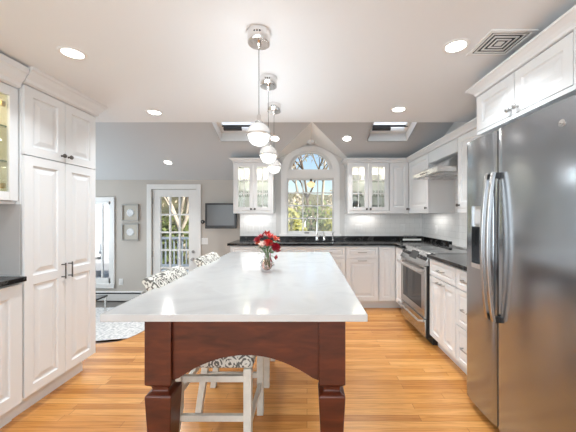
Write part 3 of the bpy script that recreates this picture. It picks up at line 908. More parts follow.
MB().box(.110, .210, .009, .012, 1.245, 1.34).build('display', plain('dispenser_panel', (.55, .55, .55), .3), dp)
MB().box(.085, .235, .058, .076, .955, 1.225).build('recess', BLACK, dp)
MB().box(.085, .235, .0, .058, .955, .985).build('drip_tray', CHROME, dp)
MB().box(.14, .18, .03, .056, 1.09, 1.20).build('paddle', DARKG, dp)
MB().lathe([(.017, 0), (.017, -.003), (.013, -.0035)], (.775, .004, 1.70), 20, ax='y').build('badge', CHROME, fr, smooth=40)

# ------------------------------------------------------------------ island
isl = thing('island_table', 'long island table with white quartz top and dark cherry legs', 'table', (0, 0, 0))
IX0, IX1, IY0, IY1 = -.800, .232, 1.112, 3.02
K = 1.0
IX0, IX1, IY0, IY1 = -.795, .233, 1.111, 3.003
MB().box(IX0, IX1, IY0, IY1, .891, .92).build('top', QUARTZ, isl, bev=.003)
AZ = .890
def island_leg(cx, cy, w=.112):
    h = w / 2
    def sq(k, z): return [(cx - k, cy - k, z), (cx + k, cy - k, z), (cx + k, cy + k, z), (cx - k, cy + k, z)]
    prof = [(h, AZ), (h, .585), (h - .004, .581), (h - .02, .567), (h - .022, .552), (h - .018, .546), (h - .004, .540), (h, .534), (h, .527), (h - .016, .20), (h - .026, .02), (h - .026, 0)]
    m = MB().loft([sq(k, z) for k, z in prof])
    return m.build('leg', CHERRY, isl, bev=.0025)
LXa, LXb, LYa, LYb = -.628, .106, 1.275, 2.86
for cx in (LXa, LXb):
    for cy in (LYa, LYb): island_leg(cx, cy)
def apron(p0, p1, along, th=.025, rise=.108, zlow=.597):
    """arched board between two legs"""
    n = 24
    bot = []
    L = p1 - p0
    for i in range(n + 1):
        f = i / n
        u = p0 + L * f
        e = .012 / L
        if f < e or f > 1 - e: z = zlow
        else:
            q = (f - e) / (1 - 2 * e)
            z = zlow + rise * (1 - (2 * q - 1) ** 2)
        bot.append((u, z))
    m = MB()
    for (a, za), (b, zb2) in zip(bot, bot[1:]):
        o0, o1 = along[1] - th / 2, along[1] + th / 2
        if along[0] == 'x':
            m.hexa([(a, o0, za), (b, o0, zb2), (b, o1, zb2), (a, o1, za), (a, o0, AZ), (b, o0, AZ), (b, o1, AZ), (a, o1, AZ)])
        else:
            m.hexa([(o0, a, za), (o1, a, za), (o1, b, zb2), (o0, b, zb2), (o0, a, AZ), (o1, a, AZ), (o1, b, AZ), (o0, b, AZ)])
    bmesh.ops.remove_doubles(m.bm, verts=m.bm.verts, dist=1e-5)
    return m.build('apron', CHERRY, isl)
apron(LXa + .056, LXb - .056, ('x', LYa - .028))
apron(LXa + .056, LXb - .056, ('x', LYb + .028))
apron(LYa + .056, LYb - .056, ('y', LXb + .02), rise=.15, zlow=.64)
apron(LYa + .056, LYb - .056, ('y', LXa - .02), rise=.12, zlow=.74)

# ------------------------------------------------------------------ stools (local: front +x)
def stool(loc, label):
    t = thing('counter_stool', label, 'stool', loc, 0, 'counter stools on the left side of the island')
    L = .041
    for y in (-.20, .20):
        MB().box(.17 - L / 2, .17 + L / 2, y - L / 2, y + L / 2, 0, .515).build('leg', WASHW, t, bev=.003)
        b = MB()
        ring = lambda x, z, y=y: [(x - L / 2, y - L / 2, z), (x + L / 2, y - L / 2, z), (x + L / 2, y + L / 2, z), (x - L / 2, y + L / 2, z)]
        b.loft([ring(-.235, 0), ring(-.19, .30), ring(-.185, .58), ring(-.31, .91)]).build('leg', WASHW, t, bev=.003)
        for z, xb in ((.458, -.183), (.255, -.195)):
            MB().box(xb, .155, y - .012, y + .012, z - .016, z + .016).build('rung', WASHW, t, bev=.003)
    for z in (.20,): MB().box(.158, .182, -.19, .19, z - .016, z + .016).build('rung', WASHW, t, bev=.003)
    MB().box(-.205, -.180, -.19, .19, .36, .392).build('rung', WASHW, t, bev=.003)
    MB().box(-.21, .20, -.225, .225, .517, .592).build('seat', DAMASK, t, bev=.018, seg=3)
    b = MB()
    prof = []
    for i in range(9):
        f = i / 8; z = .64 + .315 * f; x = -.165 - .17 * f - .02 * f * f
        prof.append((x, z))
    th = .036
    rings = []
    for y in (-.195, .195):
        rings.append([(x + th, y, z) for x, z in prof] + [(prof[-1][0] + .022, y, .972), (prof[-1][0] - .022, y, .972)] + [(x - th, y, z) for x, z in prof[::-1]])
    b.loft(rings).build('backrest', DAMASK, t, bev=.012, seg=3)
    return t
s1 = stool((-.475, 1.70, 0), 'patterned white legged counter stool nearest the camera at the island')
dup(s1, (-.475, 2.40, 0), 0, 'patterned white legged counter stool farther along the island, behind the near one')

# ------------------------------------------------------------------ vase and flowers
VX, VY, VZ = -.271, 1.965, .9205
v = thing('vase', 'round clear glass vase of red flowers on the white island', 'vase', (VX, VY, VZ))
MB().lathe([(.030, .0), (.034, .002), (.047, .018), (.052, .038), (.047, .060), (.033, .080), (.027, .098), (.030, .118), (.036, .130)], (0, 0, 0), 28, True, False).build('vessel', VGLASS, v, smooth=60)
MB().lathe([(.028, .0065), (.0425, .018), (.0475, .038), (.0425, .060), (.031, .077)], (0, 0, 0), 24).build('water', WATER, v, smooth=60)
def bloom_mesh(kind, r):
    m = MB()
    if kind == 'rose':
        for layer, (k, n, hh) in enumerate(((1.0, 7, .75), (.74, 6, .95), (.48, 5, 1.05), (.24, 4, 1.1))):
            for i in range(n):
                a0 = 2 * PI * (i + .4 * layer) / n
                wdt = 2 * PI / n * .75
                rows = []
                for q, f in enumerate((0, .35, .7, 1.0)):
                    rr = r * k * (.35 + .75 * math.sin(f * 1.9) ) * (1 if f < 1 else 1.08)
                    rows.append([(rr * math.cos(a0 + wdt * (g - .5) * (1 if f < 1 else .6)), rr * math.sin(a0 + wdt * (g - .5) * (1 if f < 1 else .6)), r * (-.6 + hh * 1.2 * f)) for g in (0, .33, .67, 1)])
                m.loft(rows, False, False, closed=False)
    else:
        for i in range(16):
            a = 2 * PI * i / 16; e = .25 + .5 * (i % 3) / 2
            d = Vector((math.cos(a) * math.cos(e), math.sin(a) * math.cos(e), math.sin(e))) * r * 1.15
            sd = Vector((-math.sin(a), math.cos(a), 0)) * r * .22
            m.bm.faces.new([m.bm.verts.new(tuple(q)) for q in (Vector((0, 0, 0)), d * .6 + sd, d, d * .6 - sd)])
        m.lathe([(r * .3, -.1 * r), (r * .35, .15 * r), (r * .1, .3 * r)], (0, 0, 0), 10)
    return m
def flower(name, label, kind, r, petal, head, foot, cat='flower', group=None, leaf=True):
    t = thing(name, label, cat, (VX + head[0], VY + head[1], VZ + head[2]), 0, group)
    bl = bloom_mesh(kind, r).build('bloom', petal, t, smooth=70)
    d = Vector(head) - Vector((0, 0, .11))
    bl.rotation_euler = Vector((0, 0, 1)).rotation_difference(d.normalized()).to_euler()
    b = Vector(foot) - Vector(head); nk = Vector((head[0] * .18, head[1] * .18, .122)) - Vector(head)
    st = MB().tube([(0, 0, -r * .5), tuple(nk), tuple(b)], .0022, 6).build('stem', STEM, t, smooth=60)
    if leaf:
        m = MB()
        mid = nk * .45
        for s in (-1, 1):
            o = Vector((s * .024, -.012, .012))
            sd = Vector((.0, .010, .004))
            m.bm.faces.new([m.bm.verts.new(tuple(q)) for q in (mid, mid + o * .5 + sd, mid + o, mid + o * .5 - sd)])
        m.build('leaf', LEAF, t)
    return t
fl = [
 ('red_carnation', 'red carnation at the top right of the bouquet', 'aster', .034, REDP, (.022, -.02, .232)),
 ('crimson_carnation', 'dark red carnation at the top left of the bouquet', 'aster', .034, DREDP, (-.034, -.01, .232)),
 ('red_rose', 'bright red rose in the middle of the bouquet', 'rose', .030, REDP, (.014, -.045, .196)),
 ('coral_lily', 'coral lily high on the right of the bouquet', 'aster', .036, ORAP, (.054, .0, .215)),
 ('pale_pink_lily', 'pale pink lily low on the left of the bouquet', 'aster', .030, PINKP, (-.022, -.050, .182)),
 ('coral_lily', 'coral lily on the left side of the bouquet', 'aster', .030, ORAP, (-.052, -.015, .190)),
 ('red_carnation', 'red carnation behind the dark one at the back of the bouquet', 'aster', .036, REDP, (-.004, .035, .245)),
 ('crimson_rose', 'large crimson rose hanging lowest on the right of the bouquet', 'rose', .034, DREDP, (.062, -.040, .165)),
 ('crimson_rose', 'small crimson rose on the far left of the bouquet', 'rose', .024, DREDP, (-.062, -.02, .218)),
]
for k, (nm, lb, kd, r, pm, hd) in enumerate(fl):
    a = 2.4 * k
    flower(nm, lb, kd, r, pm, hd, (.022 * math.cos(a), .022 * math.sin(a), .02), group='flowers in the glass vase')
flower('drooping_bud', 'drooping dark red bud hanging beside the vase rim', 'rose', .016, DREDP, (.060, .0, .095), (.02, 0, .05), group='flowers in the glass vase', leaf=False)
g = MB()
for k in range(70):
    a = random.uniform(0, 2 * PI); r = random.uniform(.015, .062); z = random.uniform(.120, .195)
    c = Vector((r * math.cos(a), r * math.sin(a) * .8, z)); d = Vector((math.cos(a), math.sin(a), random.uniform(-.4, .7))) * random.uniform(.022, .038)
    sd = Vector((-math.sin(a), math.cos(a), .3)) * .010
    g.bm.faces.new([g.bm.verts.new(tuple(q)) for q in (c, c + d * .5 + sd, c + d, c + d * .5 - sd)])
o = g.build('bouquet_greenery', LEAF, loc=(VX, VY, VZ)); o['kind'] = 'stuff'; tag(o, 'green leaves under the red flowers in the glass vase', 'leaves')

# ------------------------------------------------------------------ pendants
def pendant(loc, label):
    t = thing('pendant_lamp', label, 'lamp', loc, 0, 'globe pendants over the island')
    MB().lathe([(.058, 0), (.058, -.062), (.055, -.066), (.012, -.066), (.010, -.085), (.004, -.09)], (0, 0, 0), 36).build('canopy', CHROME, t, smooth=40)
    for k in (-1, 0, 1):
        a = -PI / 2 + k * .22
        MB().lathe([(.005, 0), (.005, .002)], (.0585 * math.cos(a), .0585 * math.sin(a), -.03), 8, ax='y').build('vent_hole', BLACK, t)
    MB().tube([(0, 0, -.085), (0, 0, -.43)], .0016, 6).build('cable', DARKG, t)
    MB().lathe([(.004, -.425), (.010, -.43), (.012, -.455), (.020, -.466)], (0, 0, 0), 16).build('cap', CHROME, t, smooth=40)
    cz = -.531
    R = .0605
    n = 12
    MB().lathe([(R * math.cos(a), cz + R * math.sin(a) * 1.05) for a in [PI / 2 * i / n for i in range(n, -1, -1)]] + [(R, cz - .004)], (0, 0, 0), 36, False, False).build('upper_shade', PGLASS, t, smooth=60)
    MB().lathe([(R + .0008, cz + .004), (R + .003, cz + .004), (R + .003, cz - .005), (R + .0008, cz - .005), (R + .0008, cz + .004)], (0, 0, 0), 36, False, False).build('ring', CHROME, t, smooth=40)
    MB().lathe([(R, cz - .006)] + [(R * math.cos(a), cz - .006 - R * math.sin(a) * .95) for a in [PI / 2 * i / n for i in range(1, n + 1)]], (0, 0, 0), 36, False, False).build('lower_shade', DISHG, t, smooth=60)
    MB().lathe([(.044, cz - .002), (.052, cz - .010), (.048, cz - .034), (.034, cz - .050), (.004, cz - .054)], (0, 0, 0), 30).build('diffuser', PLENS, t, smooth=60)
    light('pendant_light', 'AREA', (0, 0, cz - .066), (0, 0, 0), 2.0, WARM, .06, parent=t)
    light('pendant_uplight', 'AREA', (0, 0, cz + .075), (PI, 0, 0), 0.8, WARM, .10, parent=t)
    return t
p1 = pendant((-.247, 1.49, CZ), 'glass globe pendant nearest the camera above the island')
dup(p1, (-.264, 1.986, CZ), 0, 'middle glass globe pendant of the three above the island')
dup(p1, (-.281, 2.469, CZ), 0, 'farthest glass globe pendant of the three, nearest the arched window')

# small amber pendant under the gable
t = thing('sink_pendant', 'small amber glass pendant hanging in front of the arched window', 'lamp', (.062, 4.47, GR - .004))
MB().lathe([(.055, 0), (.06, -.015), (.055, -.045), (.03, -.06), (.006, -.065)], (0, 0, 0), 24).build('canopy', PFLOW, t, smooth=40)
MB().tube([(0, 0, -.06), (0, 0, -.60)], .0012, 6).build('cable', RAILW, t)
MB().lathe([(.004, -.595), (.018, -.605), (.020, -.635), (.028, -.64)], (0, 0, 0), 18).build('cap', BRONZE, t, smooth=40)
MB().lathe([(.026, -.641), (.062, -.665), (.064, -.685), (.045, -.715), (.02, -.73), (.002, -.733)], (0, 0, 0), 24).build('shade', SLENS, t, smooth=60)

# ------------------------------------------------------------------ recessed lights
def downlight(loc, label, tilt=0.0, power=P_DOWN, r=.056, col=WARM):
    t = thing('ceiling_light', label, 'ceiling light', loc, 0, 'recessed ceiling lights')
    t.rotation_euler = (tilt, 0, 0)
    MB().lathe([(r + .016, 0), (r + .016, -.003), (r + .010, -.006), (r, -.005), (r - .006, 0)], (0, 0, 0), 36, False, False).build('trim_ring', TRIMW, t, smooth=40)
    MB().lathe([(r - .003, -.0015), (r - .004, -.003), (.002, -.0035)], (0, 0, 0), 36, True, True).build('lens', LENS, t)
    light('downlight', 'AREA', (0, 0, -.012), (0, 0, 0), power, col, .09, parent=t, spread=2.1)
    return t
downlight((-1.366, 1.69, CZ), 'round recessed light in front of the tall pantry cabinet')
downlight((-1.40, 2.66, CZ), 'round recessed light near the far left edge of the flat ceiling')
downlight((.832, 1.62, CZ), 'round recessed light beside the square ceiling vent')
downlight((.816, 2.585, CZ), 'round recessed light just in front of the right skylight')
tl = -math.atan(.36)
downlight((-.434, 3.93, shed(3.93) - .001), 'round recessed light left of the window gable in the sloped ceiling', tl, 9.0, col=(1, .985, .96))
downlight((.542, 3.93, shed(3.93) - .001), 'round recessed light right of the window gable in the sloped ceiling', tl, 9.0, col=(1, .985, .96))
downlight((-2.17, 4.526, shed(4.526) - .001), 'recessed light in the sloped ceiling above the glass garden door', tl, 9.0, col=(1, .985, .96))

# ceiling vent
t = thing('ceiling_vent', 'square white air vent in the ceiling above the refrigerator cabinets', 'vent', (1.055, 1.59, CZ))
s = .120
m = MB().box(-s, s, -s, -s + .022, -.008, -.0005).box(-s, s, s - .022, s, -.008, -.0005).box(-s, -s + .022, -s + .022, s - .022, -.008, -.0005).box(s - .022, s, -s + .022, s - .022, -.008, -.0005)
m.build('frame', TRIMW, t, bev=.002)
MB().box(-s + .02, s - .02, -s + .02, s - .02, -.0018, -.0006).build('gap_shade', BLACK, t)  # flat black sheet standing in for the shade between the louvers
for q in (.088, .064, .040):
    m = MB()
    for (x0, x1, y0, y1) in ((-q, q, -q, -q + .008), (-q, -q + .008, -q + .008, q), (q - .008, q, -q + .008, q), (-q + .008, q - .008, q - .008, q)): m.box(x0, x1, y0, y1, -.006, -.002)
    m.build('louver', TRIMW, t)
MB().box(-.018, .018, -.018, .018, -.006, -.002).build('louver', TRIMW, t)

# ------------------------------------------------------------------ family wall
t = thing('television', 'black framed flat television mounted on the greige wall', 'television', (-1.465, WD - .15, 1.29), 0)
t.rotation_euler = (0, 0, .12)
MB().box(-.26, .26, -.03, .03, -.215, .215).build('bezel', BLACK, t, bev=.006)
MB().box(-.225, .225, -.033, -.0305, -.165, .185).build('screen', SCREEN, t)
MB().box(-.24, .24, -.034, -.0305, -.207, -.182).build('speaker_strip', DARKG, t)
MB().box(-.03, .03, .031, .10, -.04, .04).build('wall_bracket', BLACK, t)
t = thing('thermostat', 'small round black thermostat between the door and the television', 'thermostat', (-1.83, WD, 1.185))
MB().lathe([(.035, -.001), (.035, -.016), (.028, -.022), (.004, -.024)], (0, 0, 0), 24, ax='y').build('dial', BLACK, t, smooth=40)
MB().lathe([(.012, -.0245), (.010, -.028)], (0, 0, 0), 16, ax='y').build('centre_cap', NICKEL, t)
def plate(name, label, cat, loc, rz, w, h, n, kind='switch', group=None):
    t = thing(name, label, cat, loc, rz, group)
    MB().box(-w / 2, w / 2, -.006, -.0005, -h / 2, h / 2).build('cover_plate', TRIMW, t, bev=.002)
    for k in range(n):
        x = (k - (n - 1) / 2) * .046
        MB().box(x - .016, x + .016, -.009, -.0062, -.032, .032).build('rocker' if kind == 'switch' else 'socket', CERAM, t)
    return t
plate('light_switch', 'white double light switch below the thermostat, right of the glass door', 'switch', (-1.80, WD, .845), 0, .118, .115, 2)
plate('wall_outlet', 'white outlet low on the greige wall left of the glass door', 'outlet', (-3.27, WD, .13), 0, .07, .115, 1, 'outlet')
plate('light_switch', 'wide white switch plate on the tile under the left glass cabinet', 'switch', (-.90, WB - .008, 1.10), 0, .118, .115, 2)
plate('wall_outlet', 'white outlet on the tile under the left glass cabinet, nearer the window', 'outlet', (-.73, WB - .008, 1.10), 0, .07, .115, 1, 'outlet')
plate('wall_outlet', 'white outlet on the tile under the right glass cabinet', 'outlet', (.815, WB - .008, 1.10), 0, .118, .115, 2, 'outlet')
plate('wall_outlet', 'white outlet on the back wall tile near the corner', 'outlet', (1.51, WB - .008, 1.10), 0, .07, .115, 1, 'outlet')
plate('wall_outlet', 'white outlet on the right wall tile behind the range', 'outlet', (XR - .008, 4.08, 1.10), -PI / 2, .07, .115, 1, 'outlet')

def picture(loc, label):
    t = thing('picture_frame', label, 'picture', loc, 0, 'flower medallion pictures')
    s, f = .148, .02
    m = MB().box(-s, -s + f, -.03, -.001, -s, s).box(s - f, s, -.03, -.001, -s, s).box(-s + f, s - f, -.03, -.001, -s, -s + f).box(-s + f, s - f, -.03, -.001, s - f, s)
    m.build('frame', PFRAME, t, bev=.002)
    MB().box(-s + f, s - f, -.008, -.001, -s + f, s - f).build('backing', PMAT, t)
    m = MB()
    for i in range(10):
        a = 2 * PI * i / 10
        c = (.048 * math.cos(a), -.0085, .048 * math.sin(a))
        m.lathe([(.022, 0), (.020, -.006), (.010, -.011)], c, 10, ax='y')
    m.lathe([(.034, -.0085), (.032, -.014), (.014, -.018), (.010, -.012)], (0, 0, 0), 16, ax='y')
    m.build('flower_medallion', PFLOW, t, smooth=50)
    return t
q1 = picture((-3.10, WD, 1.345), 'upper of two small grey framed white flower pictures')
dup(q1, (-3.10, WD, 1.005), 0, 'lower of two small grey framed white flower pictures')

o = MB().box(-4.3, -1.95, 3.02, 4.70, LOW + .001, LOW + .014).build('rug', RUG, bev=.004); tag(o, 'pale grey speckled rug in the sunken room left of the island', 'rug')
t = thing('side_table', 'low black side table on the rug, half hidden by the pantry', 'table', (-3.05, 4.25, LOW + .0145))
MB().box(-.22, .02, -.16, .16, .26, .285).build('top', BLACK, t, bev=.003)
for x in (-.2, 0):
    for y in (-.14, .14): MB().box(x - .012, x + .012, y - .012, y + .012, 0, .26).build('leg', CHROME, t)

# ------------------------------------------------------------------ dishes behind glass
def tumbler(loc, label, grp):
    t = MB().lathe([(.024, 0), (.03, .09)], (0, 0, 0), 16, True, False).build('drinking_glass', DISHG, smooth=50)
    t.location = loc
    return tag(t, label, 'glass', grp)
def plates(loc, n, r, label, grp):
    first = None
    for k in range(n):
        z = loc[2] + k * .0125
        if first is None:
            first = MB().lathe([(r * .5, 0), (r * .55, .002), (r, .012), (r, .0145), (r * .55, .0055), (.002, .0045)], (0, 0, 0), 24).build('plate', CERAM, smooth=50); o = first
        else: o = first.copy(); COL.objects.link(o)
        o.location = (loc[0], loc[1], z); tag(o, label, 'plate', grp)
def bowls(loc, n, r, label, grp, m=CERAM):
    first = None
    for k in range(n):
        if first is None:
            first = MB().lathe([(r * .4, 0), (r * .45, .004), (r * .8, .03), (r, .055), (r * .96, .055), (r * .76, .032), (.002, .008)], (0, 0, 0), 24).build('bowl', m, smooth=50); o = first
        else: o = first.copy(); COL.objects.link(o)
        o.location = (loc[0], loc[1], loc[2] + k * .018); tag(o, label, 'bowl', grp)
sh0, sh1, sh2 = UZ0 + .0205, 1.5935, 1.8235
first = None
rows = [(-1.085, sh1, 'clear glass on the middle shelf of the left glass cabinet', (.08, .15, .22, .36, .43, .50)),
        (-1.085, sh2, 'clear glass on the top shelf of the left glass cabinet', (.09, .17, .37, .45)),
        (.598, sh1, 'clear glass on the middle shelf of the right glass cabinet, behind its right door', (.37, .45, .53))]
for X, z, lb, xs_ in rows:
    for x in xs_:
        if first is None: first = tumbler((X + x, UF + .17, z), lb, lb.replace('clear glass', 'glasses')); continue
        c = first.copy(); COL.objects.link(c); c.location = (X + x, UF + .17, z); c['label'] = lb; c['group'] = lb.replace('clear glass', 'glasses')
plates((-1.085 + .16, UF + .18, sh0), 6, .085, 'white plate in the stack at bottom left of the left glass cabinet', 'plates in the left glass cabinet')
bowls((-1.085 + .43, UF + .18, sh0), 4, .07, 'white bowl in the stack at bottom right of the left glass cabinet', 'bowls in the left glass cabinet')
plates((.598 + .16, UF + .18, sh1), 5, .09, 'white plate in the stack on the middle shelf of the right glass cabinet', 'plates on the middle shelf of the right glass cabinet')
bowls((.598 + .16, UF + .18, sh2), 3, .085, 'white bowl stacked on the top shelf behind the left door, right glass cabinet', 'top bowls behind the left door of the right cabinet')
bowls((.598 + .45, UF + .18, sh2), 3, .085, 'white bowl stacked on the top shelf behind the right door, right glass cabinet', 'top bowls behind the right door of the right cabinet')
bowls((.598 + .45, UF + .18, sh0), 4, .085, 'grey bowl in the stack at bottom right of the right glass cabinet', 'grey bowls in the right glass cabinet', PORCEL)
o = MB().lathe([(.05, 0), (.06, .02), (.062, .12), (.045, .15), (.05, .165), (.047, .165), (.042, .15), (.058, .12), (.056, .02), (.004, .006)], (0, 0, 0), 20).build('pitcher', DISHG, smooth=50)
o.location = (.598 + .16, UF + .18, sh0); tag(o, 'clear pitcher at the bottom left of the right glass cabinet', 'pitcher')

# counter clutter near the range
t = thing('glass_caddy', 'low clear glass tray with a white rim on the counter behind the range', 'tray', (1.52, 4.28, .9155))
m = MB()
a, b, hh = .13, .08, .075
m.box(-a, a, -b, b, 0, .006).box(-a, a, -b, -b + .005, .006, hh).box(-a, a, b - .005, b, .006, hh).box(-a, -a + .005, -b + .005, b - .005, .006, hh).box(a - .005, a, -b + .005, b - .005, .006, hh)
m.build('tray', DISHG, t)
MB().box(-a - .003, a + .003, -b - .004, -b, .02, .045).build('rim', CERAM, t, bev=.002)
for x in (-.07, 0, .07):
    o = MB().lathe([(.022, 0), (.024, .01), (.024, .07), (.016, .085), (.016, .09), (.012, .09), (.020, .068), (.02, .006)], (0, 0, 0), 16).build('spice_jar', DISHG, smooth=50)
    o.location = (1.52 + x, 4.28, .9225); tag(o, 'small clear jar standing in the glass tray behind the range', 'jar', 'jars in the glass tray')
t = thing('spoon_rest', 'small dark metal spoon rest on the counter right of the range', 'spoon rest', (1.62, 2.80, .9155))
MB().lathe([(.02, 0), (.045, .004), (.055, .018), (.052, .018), (.042, .007), (.002, .004)], (0, 0, 0), 20).build('dish', DARKG, t, smooth=50)
MB().tube([(-.03, 0, .012), (.03, .01, .03), (.10, .03, .05)], .005, 8).build('spoon', CHROME, t, smooth=50)
t = thing('pepper_mill', 'short steel pepper mill beside the spoon rest by the range', 'pepper mill', (1.74, 2.80, .9155))
MB().lathe([(.022, 0), (.022, .03), (.016, .05), (.021, .065), (.021, .07)], (0, 0, 0), 16).build('body', DARKG, t, smooth=40)
MB().lathe([(.02, .0705), (.022, .085), (.014, .098), (.004, .10)], (0, 0, 0), 16).build('cap', CHROME, t, smooth=40)

# ------------------------------------------------------------------ outdoors
def gz(x, y): 
    f = max(0, (y - 9) / 22)
    return -.95 + 4.6 * min(1, f) ** 1.1 + .12 * math.sin(x * .7) * math.cos(y * .5)
m = MB()
nx, ny = 40, 26
g = [[m.bm.verts.new((-22 + 40 * i / nx, 5.45 + 34 * j / ny, gz(-22 + 40 * i / nx, 5.45 + 34 * j / ny))) for i in range(nx + 1)] for j in range(ny + 1)]
for j in range(ny):
    for i in range(nx): m.bm.faces.new((g[j][i], g[j][i + 1], g[j + 1][i + 1], g[j + 1][i]))
m.build('ground', GROUND, smooth=80, kind='structure')

def tree(x, y, h, rad, label, bark, leafmat=None, nleaf=0, spread=.55, lsize=.09, seed=0, name='tree', group='trees in the back yard', depth=4):
    rnd = random.Random(seed)
    z0 = gz(x, y) - .05
    t = thing(name, label, 'tree', (x, y, z0), 0, group)
    m = MB(); tips = []
    def grow(p, d, L, r, lv):
        pts = [p]
        q = p.copy(); dd = d.copy()
        ns = 4
        for _ in range(ns):
            dd = (dd + Vector((rnd.uniform(-1, 1), rnd.uniform(-1, 1), rnd.uniform(-.3, .7))) * .16).normalized()
            q = q + dd * (L / ns); pts.append(q.copy())
        m.tube([tuple(v) for v in pts], r, 6 if lv < 2 else 4, r * .6)
        if lv >= 2: tips.extend(pts[1:])
        if lv < depth:
            k = (5, 3, 3, 2, 2, 2)[lv]
            for i in range(k):
                a = rnd.uniform(0, 2 * PI)
                s = pts[-1] if i == 0 else pts[rnd.randint(2, ns)]
                nd = (dd * (1 - spread * .5) + Vector((math.cos(a), math.sin(a), rnd.uniform(.0, .6))) * spread).normalized()
                grow(s, nd, L * rnd.uniform(.55, .78), r * .52, lv + 1)
    grow(Vector((0, 0, 0)), Vector((rnd.uniform(-.08, .08), rnd.uniform(-.08, .08), 1)), h * .42, rad, 0)
    m.build('trunk', bark, t, smooth=60)
    if nleaf:
        f = MB()
        for _ in range(nleaf):
            c = rnd.choice(tips) + Vector((rnd.gauss(0, .22), rnd.gauss(0, .22), rnd.gauss(0, .2)))
            u = Vector((rnd.uniform(-1, 1), rnd.uniform(-1, 1), rnd.uniform(-1, 1))).normalized() * lsize * rnd.uniform(.6, 1.2)
            w_ = u.orthogonal().normalized() * lsize * .5
            f.bm.faces.new([f.bm.verts.new(tuple(v)) for v in (c - u, c + w_, c + u, c - w_)])
        f.build('foliage', leafmat, t, recalc=False)
    return t
for args in (
  (-.75, 12.5, 7.5, .085, 'bare pale tree seen through the left panes of the arched window', BARKL, FOLB, 1500, .62, .04, 3),
  (1.05, 13.5, 8.0, .085, 'bare pale tree seen through the right panes of the arched window', BARKL, FOLB, 1500, .62, .04, 5),
  (.25, 16.5, 9.0, .10, 'bare grey tree in the middle of the arched window', BARK, FOLB, 1800, .62, .045, 9),
  (-1.9, 18.0, 9.5, .11, 'bare tree at the left edge of the arched window', BARKL, FOLB, 2200, .62, .06, 12),
  (2.5, 18.5, 9.5, .11, 'bare tree at the right edge of the arched window', BARKL, FOLB, 2200, .62, .06, 15),
  (1.3, 24, 9, .13, 'straw leaved tree far behind the arched window on the right', BARKL, FOLB, 1500, .6, .10, 21),
  (-.7, 25, 9, .13, 'straw leaved tree far behind the arched window on the left', BARKL, FOLB, 1500, .6, .10, 22),
  (-4.3, 10.5, 7, .09, 'tree with yellow leaves seen through the garden door', BARKL, FOLB, 1200, .6, .08, 31),
  (-3.6, 12.5, 7.5, .09, 'pale trunked tree behind the right panes of the garden door', BARKL, FOLY, 900, .6, .08, 33),
  (-6.2, 13.5, 8, .10, 'bare tree behind the left panes of the garden door', BARKL, FOLB, 900, .6, .08, 36),
  (-7.2, 18, 8, .12, 'straw leaved tree far behind the garden door', BARK, FOLB, 1500, .6, .10, 39)):
    tree(*args[:8], spread=args[8], lsize=args[9], seed=args[10], depth=5 if args[1] > 11 and args[0] > -3 else 4)
def bush(x, y, r, h, label, lm, n=1600, seed=0):
    rnd = random.Random(seed)
    t = thing('bush', label, 'bush', (x, y, gz(x, y)), 0, 'bushes in the back yard')
    m = MB()
    for k in range(14):
        a = rnd.uniform(0, 2 * PI); rr = r * rnd.uniform(.3, .9)
        m.tube([(0, 0, -.05), (rr * .4 * math.cos(a), rr * .4 * math.sin(a), h * .5), (rr * math.cos(a), rr * math.sin(a), h * rnd.uniform(.6, 1))], .015, 4, .004)
    m.build('stems', BARK, t)
    f = MB()
    for _ in range(n):
        a = rnd.uniform(0, 2 * PI); e = rnd.uniform(0, 1); k = rnd.uniform(.55, 1.02)
        c = Vector((r * k * math.cos(a) * math.sqrt(1 - e * e * .8), r * k * math.sin(a) * math.sqrt(1 - e * e * .8), .05 + h * e * k))
        u = Vector((rnd.uniform(-1, 1), rnd.uniform(-1, 1), rnd.uniform(-1, 1))).normalized() * .10
        w_ = u.orthogonal().normalized() * .05
        f.bm.faces.new([f.bm.verts.new(tuple(v)) for v in (c - u, c + w_, c + u, c - w_)])
    f.build('foliage', lm, t, recalc=False)
bush(-.62, 7.6, .8, 2.5, 'yellow green bush at the lower left of the arched window', FOLY, seed=1)
bush(.95, 7.9, .85, 2.45, 'yellow green bush at the lower right of the arched window', FOLY, seed=2)
bush(.15, 9.0, .9, 2.6, 'dark green bush at the lower middle of the arched window', FOLG, seed=3)
bush(-.9, 12.5, 1.1, 2.6, 'straw coloured bush behind the left bush of the arched window', FOLB, 1200, seed=4)
bush(1.7, 13.0, 1.2, 2.6, 'straw coloured bush behind the right bush of the arched window', FOLB, 1200, seed=5)
bush(-4.9, 11.0, 1.1, 1.9, 'green bush beyond the deck rail outside the garden door', FOLG, 1200, seed=6)

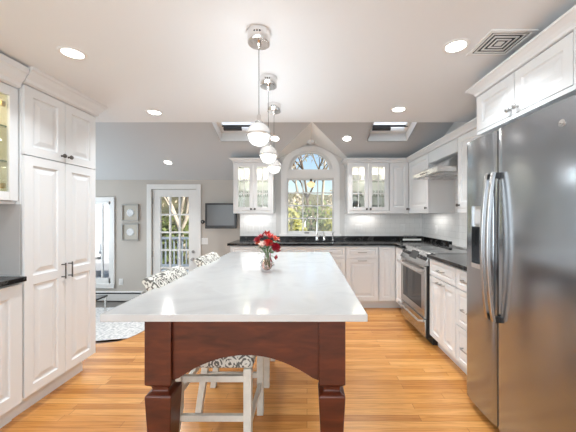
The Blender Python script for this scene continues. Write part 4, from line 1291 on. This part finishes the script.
# porch deck with rail and seat
MB().box(-6.6, -1.2, WD + .17, 8.2, LOW - .16, LOW - .02).build('floor', DECK, kind='structure')
t = thing('deck_railing', 'blue grey wooden deck railing outside the glass garden door', 'railing', (0, 8.1, LOW - .02))
MB().box(-5.2, -1.2, -.05, .05, .86, .92).build('top_rail', DRAIL, t)
MB().box(-5.2, -1.2, -.03, .03, .10, .16).build('bottom_rail', DRAIL, t)
for k in range(34): MB().box(-5.12 + .117 * k - .016, -5.12 + .117 * k + .016, -.016, .016, .16, .86).build('baluster', DRAIL, t)
for x in (-5.2, -3.2, -1.25): MB().box(x - .05, x + .05, -.05, .05, 0, 1.0).build('post', DRAIL, t)
MB().box(-8.2, -5.25, 8.0, 8.12, LOW - .02, 2.6).build('wall_porch', RAILW, kind='structure')
MB().box(-5.35, -5.25, 6.9, 8.0, LOW - .02, 2.6).build('wall_porch', RAILW, kind='structure')
t = thing('porch_chair', 'grey cushioned porch chair outside the low left window', 'chair', (-4.80, 7.05, LOW - .02), .1)
MB().box(-.33, .33, -.33, .33, .22, .44).build('seat_cushion', CUSH, t, bev=.04, seg=3)
MB().hexa([(-.33, .18, .42), (.33, .18, .42), (.33, .34, .42), (-.33, .34, .42), (-.33, .30, .92), (.33, .30, .92), (.33, .44, .92), (-.33, .44, .92)]).build('back_cushion', CUSH, t, bev=.04, seg=3)
for x in (-.36, .36):
    MB().box(x - .03, x + .03, -.34, .40, .50, .56).build('armrest', RAILW, t, bev=.005)
    for y in (-.30, .34): MB().box(x - .025, x + .025, y - .025, y + .025, 0, .5).build('leg', RAILW, t)
t = thing('patio_lantern', 'dark metal lantern hanging on the white porch wall', 'lantern', (-5.60, 7.55, 1.28))
MB().box(-.09, .09, -.09, .09, -.15, .15).build('cage', DARKG, t, bev=.01)
MB().loft([[(-.11, -.11, .15), (.11, -.11, .15), (.11, .11, .15), (-.11, .11, .15)], [(-.02, -.02, .26), (.02, -.02, .26), (.02, .02, .26), (-.02, .02, .26)]]).build('roof', DARKG, t)
MB().tube([(0, 0, .25), (0, .0, .42), (0, .09, .44)], .012, 8).build('bracket', DARKG, t)
